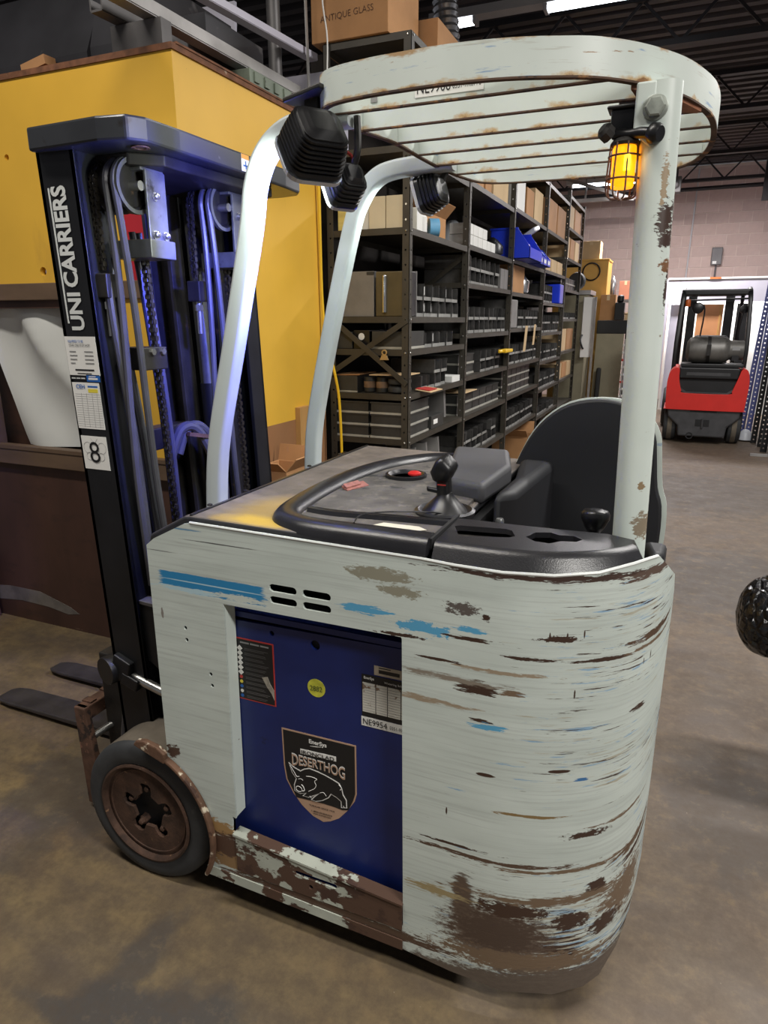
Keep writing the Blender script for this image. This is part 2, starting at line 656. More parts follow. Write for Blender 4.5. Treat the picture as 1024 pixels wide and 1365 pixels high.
def make_floor():
    g = G('stained_concrete')
    p = g.tc.outputs['Object']
    a = g.noise(p, 1.3, 7, 0.6)
    b = g.noise(p, 5.0, 8, 0.65)
    c = g.noise(g.scale(p, (0.5, 1.4, 1)), 2.0, 5, 0.6)
    col = g.mix(g.ramp(a, 0.32, 0.66), lin((112, 97, 72)), lin((142, 122, 84)))
    col = g.mix(g.ramp(b, 0.35, 0.7, 0, 0.6), col, lin((74, 63, 54)))
    col = g.mix(g.ramp(c, 0.50, 0.68, 0, 0.75), col, lin((80, 71, 67)))
    # rust-ochre tint and oil stains
    col = g.mix(g.ramp(g.noise(p, 2.6, 6), 0.55, 0.72, 0, 0.45), col, lin((124, 98, 66)))
    w = g.noise(p, 9.0, 6, 0.6)
    # aisle side painted darker and greyer, dimmer light there put into the colour
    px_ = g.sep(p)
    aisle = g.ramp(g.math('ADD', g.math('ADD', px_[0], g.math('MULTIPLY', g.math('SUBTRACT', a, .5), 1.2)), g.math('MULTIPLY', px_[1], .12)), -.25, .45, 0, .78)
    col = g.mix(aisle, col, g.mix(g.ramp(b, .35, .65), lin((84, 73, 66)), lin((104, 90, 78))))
    for cc, hh, k in (((-1.02, 0.86), (0.17, 0.10), 0.55), ((-0.88, 0.92), (0.13, 0.10), 0.5), ((-1.17, 0.83), (0.16, 0.03), 0.45),
                      ((-1.12, 1.02), (0.05, 0.13), 0.42), ((-0.72, 0.80), (0.08, 0.06), 0.35), ((-1.8, 1.5), (0.25, 0.35), 0.35),
                      ((0.4, 2.2), (0.3, 0.3), 0.3), ((0.8, 4.5), (0.9, 0.7), 0.4), ((0.2, 7.0), (1.2, 0.8), 0.35), ((-0.55, 0.82), (0.07, 0.04), 0.35)):
        mk = g.math('MULTIPLY', g.smear(p, cc, hh, w, 1.0, 0.25), k * 1.9, clamp=True)
        col = g.mix(mk, col, lin((70, 67, 65)))
    fine = g.noise(p, 46.0, 6, 0.7)
    mott = g.noise(p, 14.0, 8, 0.7)
    col = g.mix(g.ramp(mott, 0.45, 0.62, 0.0, 0.5), col, lin((78, 66, 54)))
    col = g.mix(g.ramp(mott, 0.46, 0.34, 0.0, 0.4), col, lin((128, 108, 78)))
    col = g.mix(g.ramp(fine, 0.3, 0.75, 0.0, 0.40), col, lin((70, 58, 48)))
    sp = g.noise(p, 70.0, 2)
    col = g.mix(g.ramp(sp, 0.76, 0.80, 0, 0.5), col, lin((190, 176, 156)))
    g.link(col, g.b.inputs['Base Color'])
    g.link(g.ramp(b, 0.3, 0.7, 0.55, 0.8), g.b.inputs['Roughness'])
    g.bump(fine, 0.12, 0.003)
    return g.m


def make_hood_mat():
    g = G('dusty_black_plastic')
    p = g.tc.outputs['Object']
    d1 = g.noise(p, 7.0, 6, 0.65)
    d2 = g.noise(p, 38.0, 5, 0.6)
    geo = g.t.nodes.new('ShaderNodeNewGeometry')
    nz = g.sep(geo.outputs['True Normal'])[2]
    up = g.ramp(nz, 0.75, 0.97)
    k = g.math('MULTIPLY', g.ramp(g.math('ADD', d1, g.math('MULTIPLY', d2, 0.6)), 0.5, 1.0, 0.25, 0.95), up)
    col = g.mix(k, lin((40, 40, 43)), lin((122, 112, 104)))
    # sun-yellowed scuff in the front corner (position in truck coordinates)
    ym = g.math('MULTIPLY', g.smear(p, (-0.27, -0.40), (0.11, 0.13), d1, 0.7, 0.4), up)
    col = g.mix(g.math('MULTIPLY', ym, 0.6), col, lin((164, 134, 62)))
    ym2 = g.math('MULTIPLY', g.smear(p, (-0.26, -0.485), (0.11, 0.035), d1, 0.6, 0.4), up)
    col = g.mix(g.math('MULTIPLY', ym2, 0.7), col, lin((190, 156, 50)))
    g.link(col, g.b.inputs['Base Color'])
    g.link(g.math('ADD', 0.42, g.math('MULTIPLY', k, 0.45)), g.b.inputs['Roughness'])
    g.bump(g.noise(p, 260.0, 3), 0.15, 0.002)
    return g.m

# ------------------------------------------------------------------ materials
PANEL = make_panel_paint()
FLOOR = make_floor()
HOOD = make_hood_mat()
WPAINT = mat('chipped_white_paint', (204, 214, 207), 0.42, 0, 0.05, 4,
             spots=[((150, 172, 192), 5, 0.66, (1, 1, 5), 0.05), (ORUST, 7, 0.67, (1, 1, 2.0), 0.06), (RUST, 15, 0.69, (1, 1, 1.6), 0.03)])


def make_edge_rust(name, z0, z1, streak):
    g = G(name)
    p = g.tc.outputs['Object']
    z = g.sep(p)[2]
    col = g.mix(g.ramp(g.noise(p, 5.0), .3, .7), lin((200, 209, 202)), lin((212, 220, 214)))
    if streak:
        col = g.mix(g.ramp(g.noise(g.scale(p, (6, 6, 90)), 1.0, 5, .6), .60, .68, 0, .6), col, lin((168, 166, 152)))
        col = g.mix(g.ramp(g.noise(g.scale(g.vmath('ADD', p, (3, 1, .4)), (7, 7, 70)), 1.0, 5, .6), .63, .68, 0, .8), col, lin((122, 154, 190)))
        col = g.mix(g.ramp(g.noise(g.scale(g.vmath('ADD', p, (5, 2, .7)), (10, 10, 80)), 1.0, 5, .65), .655, .69), col, lin((146, 112, 70)))
    low = g.ramp(z, z0 + (z1 - z0) * (.30 if streak else .38), z0, 0, .30)
    n = g.noise(g.scale(p, (15, 15, 22)), 1.0, 6, .62)
    col = g.mix(g.ramp(g.math('ADD', n, low), .73, .86, 0, .85), col, lin((186, 150, 92)))
    col = g.mix(g.ramp(g.math('ADD', n, low), .87, .93), col, lin((128, 88, 50)))
    if streak:
        hi = g.ramp(z, z1 - (z1 - z0) * .22, z1, 0, .22)
        col = g.mix(g.ramp(g.math('ADD', g.noise(g.scale(p, (11, 11, 30)), 1.0, 6, .62), hi), .70, .80, 0, .9), col, lin((168, 132, 84)))
    g.link(col, g.b.inputs['Base Color'])
    g.b.inputs['Roughness'].default_value = .42
    return g.m


GUARDP = make_edge_rust('guard_white_paint', 2.019, 2.082, True)
SLATP = make_edge_rust('slat_white_paint', 2.019, 2.080, False)
RUSTEDGE = mat('rust_edged_steel', (84, 62, 48), 0.8, 0, 0.3, 14, spots=[((140, 100, 62), 18, 0.60), ((56, 42, 36), 24, 0.58)])
def make_pole_paint():
    g = G('pole_white_paint')
    p = g.tc.outputs['Object']
    x, y, z = g.sep(p)
    cb = g.t.nodes.new('ShaderNodeCombineXYZ')
    g.link(x, cb.inputs[0])
    g.link(z, cb.inputs[1])
    v = cb.outputs[0]
    col = g.mix(g.ramp(g.noise(p, 5.0), .3, .7), lin((198, 208, 201)), lin((208, 217, 211)))
    n = g.noise(g.scale(p, (60, 60, 150)), 1.0, 7, .7)
    col = g.mix(g.ramp(g.noise(g.scale(p, (30, 30, 60)), 1.0, 6, .7), .66, .70), col, lin((140, 128, 110)))
    for c, h, cc, a in CHIPS:
        col = g.mix(g.smear(v, c, h, n, a, .1), col, lin(cc))
    g.link(col, g.b.inputs['Base Color'])
    g.b.inputs['Roughness'].default_value = .4
    return g.m


CHIPS = [((.548, 1.785), (.014, .030), DRUST, 2.2), ((.552, 1.75), (.012, .018), DRUST, 2.2), ((.558, 1.70), (.010, .012), (120, 84, 56), 2.4), ((.562, 1.655), (.003, .03), DRUST, 2.4),
         ((.568, 1.180), (.020, .024), (134, 122, 104), 2.2), ((.588, 1.195), (.012, .012), (120, 106, 90), 2.0), ((.556, 1.268), (.006, .009), (140, 120, 92), 1.8), ((.588, 1.14), (.005, .02), (92, 72, 58), 2.2),
         ((.540, 1.85), (.005, .04), (150, 130, 100), 2.6)]
POLEP = make_pole_paint()
PILLARP = mat('pillar_pale_paint', (180, 188, 188), 0.38, 0, 0.04, 4, spots=[((140, 146, 150), 9, 0.72, (1, 1, 4), 0.04)])
ROCKER = mat('flaking_rocker_paint', (178, 184, 172), 0.6, 0, 0.08, 8,
             spots=[(RUST, 4.5, 0.495, (1, 1, 1.6), 0.012), ((70, 50, 42), 12, 0.58, (1, 1, 1.6), 0.03), ((150, 116, 84), 26, 0.68, (1, 1, 1), 0.04)], bump=0.3)
ARCHR = mat('rusted_arch_lip', (104, 76, 58), 0.75, 0, 0.25, 18, spots=[((206, 194, 172), 26, 0.58, (1, 1, 1), 0.06), ((66, 44, 34), 14, 0.58)], bump=0.3)
RIM = mat('rusted_wheel_steel', (74, 53, 41), 0.8, 0.1, 0.3, 22, spots=[((56, 40, 32), 16, 0.55, (1, 1, 1), 0.1), ((132, 100, 74), 40, 0.66)], bump=0.5, bscale=160)
RUBBER = mat('grey_black_rubber', (52, 54, 56), 0.72, 0, 0.18, 12, spots=[((84, 84, 80), 9, 0.60, (1, 1, 1), 0.15)], bump=0.2, bscale=120)
TREAD = mat('dusty_tread_rubber', (104, 96, 84), 0.85, 0, 0.15, 14)
BLACKP = mat('black_moulded_plastic', (34, 34, 37), 0.30, 0, 0.15, 12, bump=0.35, bscale=330, bdist=0.001)
GREYPAD = mat('dark_grey_pad', (70, 70, 73), 0.6, 0, 0.08, 8, spots=[((110, 106, 100), 9, 0.66, (1, 1, 1), 0.2)])
BACKPAD = mat('black_back_pad', (26, 27, 31), 0.55, 0, 0.05, 6)
DUSTF = mat('dusty_tray_plastic', (84, 80, 77), 0.85, 0, 0.25, 14, spots=[((126, 118, 108), 20, 0.55, (1, 1, 1), 0.2), ((46, 46, 47), 17, 0.62, (1, 1, 1), 0.05)])
BLACKM = mat('black_mast_steel', (30, 31, 34), 0.42, 0.3, 0.2, 9, spots=[((84, 82, 78), 40, 0.72, (1, 1, 1), 0.03)])
DARKM = mat('dark_oily_steel', (44, 42, 40), 0.5, 0.3, 0.3, 14, spots=[((84, 66, 50), 20, 0.64, (1, 1, 1), 0.06)])
GUNM = mat('grey_oily_steel', (120, 122, 122), 0.35, 0.6, 0.2, 14, spots=[((60, 58, 54), 16, 0.60, (1, 1, 1), 0.1)])
CHROME = mat('bright_bolt_steel', (190, 190, 186), 0.25, 0.9, 0.1)
HOSE = mat('black_hose_rubber', (74, 74, 78), 0.38, 0, 0.1, 20)
CHAINM = mat('oily_chain_steel', (70, 66, 58), 0.35, 0.7, 0.3, 60)
RUSTM = mat('rusty_brown_steel', (96, 70, 56), 0.7, 0.1, 0.3, 18, spots=[((134, 96, 78), 28, 0.62), ((50, 40, 36), 12, 0.6)])
FORKM = mat('worn_fork_steel', (74, 70, 68), 0.45, 0.4, 0.2, 12)
CROSSM = mat('cross_head_steel', (66, 68, 72), 0.28, 0.45, 0.1, 6, spots=[((48, 42, 38), 10, 0.62, (1, 1, 1), 0.08), ((120, 122, 120), 14, 0.68, (1, 1, 1), 0.05)])
WHITE = mat('white_label', (226, 226, 222), 0.5, 0, 0.03)
PRINTK = mat('black_print', (22, 22, 24), 0.5, 0, 0.02)
PRINTG = mat('grey_print', (140, 140, 140), 0.5, 0, 0.02)
PRINTB = mat('blue_print', (32, 96, 176), 0.5, 0, 0.03)
PRINTR = mat('red_print', (186, 58, 52), 0.5, 0, 0.03)
PRINTY = mat('yellow_print', (222, 206, 70), 0.5, 0, 0.05)
PRINTO = mat('orange_print', (216, 150, 60), 0.5, 0, 0.05)
SILVERP = mat('silver_print', (206, 210, 208), 0.4, 0, 0.03)
TANP = mat('tan_print', (178, 146, 122), 0.55, 0, 0.04)
BATBLUE = mat('battery_blue_steel', (22, 38, 100), 0.42, 0, 0.15, 5, spots=[((14, 16, 34), 8, 0.68, (1, 1, 1), 0.04), ((120, 116, 104), 90, 0.76, (1, 1, 0.5), 0.02)], bump=0.05)
DARKIN = mat('dark_interior_steel', (24, 24, 26), 0.7, 0, 0.2)
AMBER = mat('amber_lens', (255, 150, 20), 0.3, 0, 0.1, emit=((255, 150, 10), 1.3))
AMBERHOT = mat('amber_lamp_core', (255, 210, 60), 0.3, 0, 0.1, emit=((255, 196, 40), 3.5))
LAMPLENS = mat('lit_lamp_lens', (240, 245, 255), 0.2, 0, 0.0, emit=((235, 245, 255), 2.5))
LAMPBLUE = mat('lit_blue_lamp_lens', (60, 70, 255), 0.2, 0, 0.0, emit=((60, 70, 255), 2.5))
LAMPBLK = mat('ribbed_lamp_plastic', (19, 19, 21), 0.36, 0, 0.1, 20)
REDBTN = mat('red_button_plastic', (206, 40, 40), 0.4, 0, 0.04)
FADEDRED = mat('faded_red_plastic', (150, 96, 88), 0.7, 0, 0.2, 60)
PAPER = mat('paper_tag', (206, 202, 186), 0.7, 0, 0.05)

# booth, room
YELLOW = mat('yellow_booth_paint', (226, 178, 62), 0.5, 0, 0.05, 2.0, spots=[((196, 150, 60), 3, 0.62, (1, 1, 0.4), 0.2), ((90, 66, 40), 26, 0.75, (1, 1, 1), 0.02)])
BROWNPLY = mat('dark_brown_plywood', (74, 50, 40), 0.6, 0, 0.25, 3, (1, 1, 0.4), spots=[((54, 38, 32), 5, 0.56, (1, 1, 3), 0.2), ((126, 104, 88), 9, 0.72, (0.6, 1, 5), 0.03)])
TANPLY = mat('tan_brown_plywood', (146, 104, 68), 0.65, 0, 0.08, 2.5)
STUD = mat('bare_timber', (186, 142, 84), 0.7, 0, 0.12, 9, (1, 1, 0.2))
TRIMW = mat('grey_brown_trim_wood', (104, 84, 66), 0.6, 0, 0.15, 9, (0.3, 1, 1))
EDGEW = mat('raw_board_edge', (116, 76, 52), 0.8, 0, 0.3, 20, spots=[((196, 182, 160), 16, 0.66)])
CURTAIN = mat('white_curtain_cloth', (212, 214, 210), 0.8, 0, 0.03, 3)
REDP = mat('red_sign_paint', (176, 36, 48), 0.5, 0, 0.05)
DUCTM = mat('dark_duct_steel', (52, 52, 56), 0.45, 0.3, 0.25, 2.5, spots=[((110, 108, 108), 4, 0.64, (1, 1, 1), 0.1)])
GALV = mat('galvanised_rail_steel', (158, 156, 154), 0.42, 0.5, 0.15, 5)
DKGALV = mat('dull_grey_steel', (98, 96, 96), 0.5, 0.4, 0.15, 5)
LAVW = mat('pale_lavender_panel', (196, 194, 208), 0.5, 0, 0.04)
GREENM = mat('grey_green_tray_metal', (112, 122, 108), 0.55, 0.1, 0.15, 9, spots=[((60, 56, 50), 12, 0.62)])
SHELFM = mat('olive_grey_shelf_steel', (66, 62, 54), 0.5, 0.2, 0.15, 8)
CARD = mat('brown_cardboard', (178, 132, 88), 0.8, 0, 0.08, 5, rnd=0.10)
CARDL = mat('pale_cardboard', (206, 178, 136), 0.8, 0, 0.06, 5, rnd=0.08)
CREAM = mat('cream_carton_board', (218, 206, 178), 0.75, 0, 0.04, 5, rnd=0.05)
WCART = mat('white_carton_board', (222, 222, 218), 0.7, 0, 0.03, 5, rnd=0.05)
TAPE = mat('packing_tape', (214, 190, 150), 0.35, 0, 0.05)
BINM = mat('black_bin_plastic', (62, 61, 60), 0.38, 0, 0.2, 20, rnd=0.5)
BINL = mat('bin_lip_and_label', (146, 146, 142), 0.5, 0, 0.15, 30, rnd=0.2)
BINW = mat('bin_card_label', (226, 226, 222), 0.6, 0, 0.05, rnd=0.15)
TRAYM = mat('charcoal_tray_plastic', (52, 52, 50), 0.5, 0, 0.15, 12, rnd=0.2)
TRAYL = mat('pale_tray_lip', (168, 166, 156), 0.5, 0, 0.1, 12)
GREYC = mat('grey_case_metal', (128, 126, 124), 0.5, 0.2, 0.1, 8, rnd=0.1)
OLIVEC = mat('olive_metal_box', (92, 82, 56), 0.5, 0.2, 0.15, 8)
BLUEB = mat('bright_blue_bin_plastic', (34, 62, 214), 0.32, 0, 0.06)
CLEARP = mat('clear_poly_bag', (206, 210, 216), 0.25, 0, 0.06)
YELP = mat('yellow_plastic', (228, 184, 34), 0.45, 0, 0.05)
BLOCK = mat('pinkish_block', (190, 168, 160), 0.85, 0, 0.06, 6, rnd=0.05, bump=0.3, bscale=60)
MORTAR = mat('mortar', (206, 190, 180), 0.9, 0, 0.05, 6)
DECK = mat('dark_ceiling_deck', (62, 56, 58), 0.7, 0, 0.1, 2)
JOIST = mat('dark_joist_steel', (34, 31, 33), 0.6, 0.2, 0.1, 4)
TUBE = mat('fluorescent_tube', (245, 248, 255), 0.3, 0, 0, emit=((240, 246, 255), 6.0))
FIXT = mat('white_fixture_metal', (190, 190, 192), 0.5, 0, 0.03)
FOIL = mat('silver_foil_duct', (190, 190, 192), 0.25, 0.85, 0.25, 20)
REDL = mat('glossy_red_bodywork', (206, 46, 40), 0.32, 0, 0.04)
GREYL = mat('dark_grey_cast_weight', (62, 62, 64), 0.6, 0, 0.15, 9, spots=[((120, 118, 114), 40, 0.72)])
BLKL = mat('satin_black_lift_steel', (26, 26, 28), 0.4, 0.1, 0.1)
TANKM = mat('scuffed_grey_tank', (106, 104, 100), 0.45, 0.4, 0.15, 9, spots=[((70, 68, 64), 7, 0.6, (1, 1, 1), 0.1)])
OLIVEP = mat('olive_grey_panel', (132, 126, 104), 0.6, 0, 0.06)
PLYY = mat('golden_plywood', (208, 164, 84), 0.6, 0, 0.06, 4)
def make_film():
    g = G('black_stretch_film')
    p = g.tc.outputs['Object']
    g.b.inputs['Base Color'].default_value = lin((24, 24, 26))
    g.b.inputs['Roughness'].default_value = .16
    v = g.t.nodes.new('ShaderNodeTexVoronoi')
    v.feature = 'DISTANCE_TO_EDGE'
    g.link(g.scale(g.vmath('ADD', p, (0, 0, 0)), (34, 20, 20)), v.inputs['Vector'])
    v.inputs['Scale'].default_value = 1.0
    h = g.math('ADD', g.ramp(v.outputs['Distance'], 0, .25), g.noise(g.scale(p, (40, 14, 14)), 1.0, 5, .6))
    g.bump(h, .9, .012)
    return g.m


WRAP = make_film()
BLUEUP = mat('dull_blue_upright_paint', (96, 104, 160), 0.5, 0.1, 0.1)
HAND = mat('marker_ink', (84, 56, 40), 0.7, 0, 0.1)

# ------------------------------------------------------------------ setting
BACK_Y = 15.5
fm = M()
n = 8
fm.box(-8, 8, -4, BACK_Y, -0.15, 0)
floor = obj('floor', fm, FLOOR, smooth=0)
floor['kind'] = 'structure'
# put the floor's own origin at the world origin so that stains keep their places
for v in floor.data.vertices:
    v.co += Vector(floor.location)
floor.location = (0, 0, 0)

CEIL_Z = 4.45
cm = M()
# corrugated steel deck, ribs running along X
y = -4.0
prof = []
while y < BACK_Y:
    prof += [(y, 0.0), (y + 0.09, 0.0), (y + 0.11, 0.05), (y + 0.20, 0.05)]
    y += 0.22
vs_ = [(x, a, CEIL_Z + b) for x in (-8, 8) for a, b in prof]
k = len(prof)
cm.add(vs_, [(i, i + 1, k + i + 1, k + i) for i in range(k - 1)])
cm.box(-8, 8, -4, BACK_Y, CEIL_Z + 0.10, CEIL_Z + 0.16)
ceil = obj('ceiling', cm, DECK, smooth=0)
ceil['kind'] = 'structure'


def joist(y, z0, z1):
    m = M()
    m.box(-8, 8, y - 0.05, y + 0.05, z0, z0 + 0.05)
    m.box(-8, 8, y - 0.05, y + 0.05, z1 - 0.05, z1)
    x = -8.0
    s = 1
    while x < 8:
        m.beam((x, y, z0 + 0.03 if s > 0 else z1 - 0.03), (x + 0.35, y, z1 - 0.03 if s > 0 else z0 + 0.03), 0.025, 0.025)
        x += 0.35
        s = -s
    o = obj('trim', m, JOIST, smooth=0)
    o['kind'] = 'structure'
    return o


for jy in (5.2, 7.6, 10.0, 12.4, 14.6):
    joist(jy, 4.02, CEIL_Z - 0.0)
gm = M()
for gx in (3.6,):
    gm.box(gx - 0.08, gx + 0.08, -4, BACK_Y, 3.72, 3.77)
    gm.box(gx - 0.08, gx + 0.08, -4, BACK_Y, 3.97, 4.02)
    gm.box(gx - 0.01, gx + 0.01, -4, BACK_Y, 3.77, 3.97)
g_ = obj('trim', gm, JOIST, smooth=0)
g_['kind'] = 'structure'

# back wall: mortar slab with every visible block its own piece
wm = M().box(-8, 8, BACK_Y, BACK_Y + 0.2, 0, CEIL_Z)
wall = obj('wall_back', wm, MORTAR, smooth=0)
wall['kind'] = 'structure'
bw, bh, jt = 0.40, 0.20, 0.014
me_b = None
cnt = 0
far_m = M()
for r in range(22):
    z = r * bh
    for c in range(-20, 20):
        x = c * bw + (bw / 2 if r % 2 else 0)
        near = -2.35 < x < 1.75 and 1.9 < z < 4.4
        if near:
            if me_b is None:
                bmM = M().box(-bw / 2 + jt / 2, bw / 2 - jt / 2, -0.012, 0, jt / 2, bh - jt / 2)
                o = obj('block', bmM, BLOCK, wall, smooth=0)
                me_b = o.data
                off = origin_of(wall)
                for v in me_b.vertices:
                    v.co += off
            else:
                o = bpy.data.objects.new('block', me_b)
                COL.objects.link(o)
                o.parent = wall
            o.location = Vector((x + bw / 2, BACK_Y + random.uniform(0, 0.003), z)) - off
            cnt += 1
        elif -8 <= x < 7.5:
            far_m.box(x + jt / 2, x + bw - jt / 2, BACK_Y - 0.012, BACK_Y, z + jt / 2, z + bh - jt / 2)
o = obj('blocks', far_m, BLOCK, wall, smooth=0, kind='stuff')

lw = M().box(-2.12, -2.02, 3.9, 11.4, 0, 3.05)
wl_ = obj('wall_left', lw, mat('dark_brown_partition', (44, 38, 34), .8, 0, .2, 2), smooth=0)
wl_['kind'] = 'structure'

# fluorescent strip hung along X, and one far off
def strip(x0, x1, y, z, label, tubes):
    t = thing('ceiling_light', label, 'ceiling light', ((x0 + x1) / 2, y, z), 'ceiling lights')
    obj('fixture_channel', M().box(x0, x1, y - 0.07, y + 0.07, z, z + 0.07), FIXT, t, smooth=0)
    for a, b in tubes:
        obj('tube', M().cyl((a, y - 0.03, z - 0.025), (b, y - 0.03, z - 0.025), 0.019, n=10).cyl((a, y + 0.03, z - 0.025), (b, y + 0.03, z - 0.025), 0.019, n=10), TUBE, t)
        for e in (a, b):
            obj('tube_socket', M().box(e - 0.015, e + 0.015, y - 0.06, y + 0.06, z - 0.05, z + 0.002), FIXT, t, smooth=0)
    for hx in (x0 + 0.2, x1 - 0.2):
        obj('hanger_rod', M().cyl((hx, y, z + 0.06), (hx, y, CEIL_Z + 0.04), 0.008, n=6), JOIST, t)
    return t


strip(-2.40, 0.2, 6.72, 4.18, 'long fluorescent strip light hung nearest, above the shelving row', [(-2.26, -1.98), (-1.36, -0.20)])
strip(-2.3, -0.6, 14.2, 4.05, 'white fluorescent strip light hung far back in front of the block wall', [(-2.2, -0.7)])

# ------------------------------------------------------------------ the white stand-up forklift
FX, FY = -0.6, 1.77
FL = thing('forklift', 'worn white stand-up electric forklift with scratched rounded body and black mast in the foreground', 'forklift', (FX, FY, 0))

PATH = [(-1.175, 1.24), (-.30, 1.24), (-.235, 1.247), (-.17, 1.265), (-.11, 1.295), (-.06, 1.332), (-.02, 1.378), (.012, 1.44), (.033, 1.515), (.045, 1.60), (.05, 1.66)]
SP = [V(p[0], p[1]) for p in PATH]
SP = [SP[0]] + [V(p.x, p.y) for p in smooth_path([V(a, b, 0) for a, b in PATH[1:]], 5)]
SL = [0.0]
for i in range(1, len(SP)):
    SL.append(SL[-1] + (SP[i] - SP[i - 1]).length)


def on_path(s, inset=0.0):
    s = max(0.0, min(SL[-1] - 1e-6, s))
    i = 0
    while i < len(SL) - 2 and SL[i + 1] < s:
        i += 1
    t = (s - SL[i]) / (SL[i + 1] - SL[i])
    p = SP[i].lerp(SP[i + 1], t)
    i0, i1 = max(i - 1, 0), min(i + 2, len(SP) - 1)
    if i == 0:
        i0, i1 = 0, 1
    d = (SP[i1] - SP[i0]).normalized()
    return V(p.x - d.y * inset, p.y + d.x * inset), d


def panel_fn(a, b, c):
    p, d = on_path(a, c)
    return (p.x, p.y, b)


arc = [(-0.11 + 0.25 * cos(radians(t)), 0.222 + 0.25 * sin(radians(t))) for t in (63.9, 50, 36, 22, 8, -6, -18, -29)]
outer = [(0, 1.06), (0, 0.47)] + arc + [(0.30, .095), (0.50, .09), (.697, .085), (.82, .072), (.95, .06), (1.07, .055), (1.15, .056), (1.2, .064), (1.27, .105), (1.35, .155), (1.42, .19), (1.49, .205),
         (1.49, .93), (1.47, .99), (1.43, 1.04), (1.36, 1.072), (1.31, 1.10), (1.259, 1.132), (1.21, 1.136), (1.17, 1.134), (1.09, 1.124), (1.0, 1.12), (.9, 1.119), (.80, 1.121), (.727, 1.125), (.43, 1.129), (.14, 1.133), (.12, 1.128), (.025, 1.08)]
opening = [(0.222, .938), (.686, .940), (.688, .936), (.697, .158), (.60, .158), (.40, .158), (.235, .158), (.233, .262), (.200, .268), (.203, .318), (.214, .314)]


def stadium(cx, cz, w, h, n=5):
    r = h / 2
    return [(cx + w / 2 - r + r * cos(radians(-90 + 180 * k / n)), cz + r * sin(radians(-90 + 180 * k / n))) for k in range(n + 1)] + \
           [(cx - w / 2 + r + r * cos(radians(90 + 180 * k / n)), cz + r * sin(radians(90 + 180 * k / n))) for k in range(n + 1)]


def circ(cx, cy, r, n=10):
    return [(cx + r * cos(2 * pi * k / n), cy + r * sin(2 * pi * k / n)) for k in range(n)]


holes = [opening] + [stadium(x, z, 0.074, 0.019) for x in (.392, .480) for z in (1.003, .973)] + [circ(x, z, 0.0055) for x, z in ((.1, .852), (.101, .819), (.168, .736), (.17, .704))]
sp_ = M()
sheet(sp_, outer, holes, panel_fn, 0.006, xs=[0.86 + 0.03 * k for k in range(21)])
obj('body_panel', sp_, PANEL, FL, 'pale mint body panel scraped with brown scratches and blue paint remnants', smooth=40)

# wheel arch lip: rolled rusty flange standing out of the panel
lip = [V(-1.285 + 0.250 * cos(radians(t)), 1.229, 0.222 + 0.250 * sin(radians(t))) for t in range(87, -30, -3)]
obj('wheel_arch_lip', M().sweep(rrect(0.012, 0.020, 0.005, 2), lip, up=(0, 1, 0)), ARCHR, FL, 'rusty chipped wheel arch lip')
obj('arch_end_plate', M().prism([(-1.268, .470), (-1.17, .438), (-1.165, .470), (-1.19, .486), (-1.235, .494), (-1.262, .488)], lambda a, b, c: (a, c, b), 1.215, 1.232), ARCHR, FL, smooth=0, bevel=.004)
# opening frame return edges (plate edges folded inwards)
fr = M()
for (a0, b0), (a1, b1) in (((.222, .938), (.214, .316)), ((.686, .940), (.697, .158)), ((.222, .939), (.686, .941))):
    p0, p1 = (a0 - 1.175, 1.24, b0), (a1 - 1.175, 1.24, b1)
    v4 = [(p0[0], 1.245, p0[2]), (p1[0], 1.245, p1[2]), (p1[0], 1.285, p1[2]), (p0[0], 1.285, p0[2])]
    w_ = [(x - 0.004 if a0 < .3 and a1 < .3 else x + 0.004, yy, z + (0.004 if a1 != a0 and abs(b0 - b1) < .05 else 0)) for x, yy, z in v4]
    fr.add(v4 + w_, [(0, 1, 2, 3), (7, 6, 5, 4), (0, 4, 5, 1), (2, 6, 7, 3), (0, 3, 7, 4), (1, 5, 6, 2)])
obj('opening_frame', fr, WPAINT, FL, smooth=0)
# inner shell
obj('front_bulkhead', M().box(-1.14, -1.09, 1.26, 2.28, 0.50, 1.06), DARKIN, FL, smooth=0)
obj('mid_bulkhead', M().box(-0.455, -0.43, 1.26, 2.28, 0.12, 1.10), DARKIN, FL, smooth=0)
obj('floor_plate', M().box(-1.05, 0.0, 1.46, 2.28, 0.10, 0.14).box(-1.05, -0.30, 1.25, 1.46, 0.10, 0.14), DARKIN, FL, smooth=0)
obj('far_side_panel', M().prism([(-1.17, .45), (-1.05, .10), (0.02, .08), (0.02, .6), (-.42, .62), (-.42, 1.125), (-1.04, 1.125), (-1.17, 1.06)], lambda a, b, c: (a, c, b), 2.28, 2.29), WPAINT, FL, smooth=0)
# rocker plate below the battery, bottom sill
rk = M()
sheet(rk, [(-0.965, .145), (-0.48, .145), (-0.48, .222), (-0.965, .262)], [stadium(-0.72, .208, .125, .014), circ(-0.735, .178, .007)],
      lambda a, b, c: (a, 1.237 + c, b), 0.006)
obj('battery_gate', rk, ROCKER, FL, 'rusty flaking battery gate plate', smooth=0)
obj('gate_top_edge', M().beam((-0.97, 1.25, .264), (-0.478, 1.25, .224), 0.035, 0.006), ROCKER, FL, smooth=0)
obj('sill_bar', M().prism([(-1.066, .098), (-.478, .085), (-.478, .115), (-1.066, .128)], lambda a, b, c: (a, c, b), 1.236, 1.239), ROCKER, FL, smooth=0)
obj('trim_edge', M().tube([V(on_path(s, 0.001)[0].x, on_path(s, 0.001)[0].y, zz + .001) for s, zz in [(.14, 1.133), (.43, 1.129), (.727, 1.125), (.80, 1.121), (.9, 1.119), (1.0, 1.12), (1.09, 1.124), (1.17, 1.134), (1.21, 1.136), (1.25, 1.134)]], 0.0035, 6), SILVERP, FL, 'bright edge along the panel top')

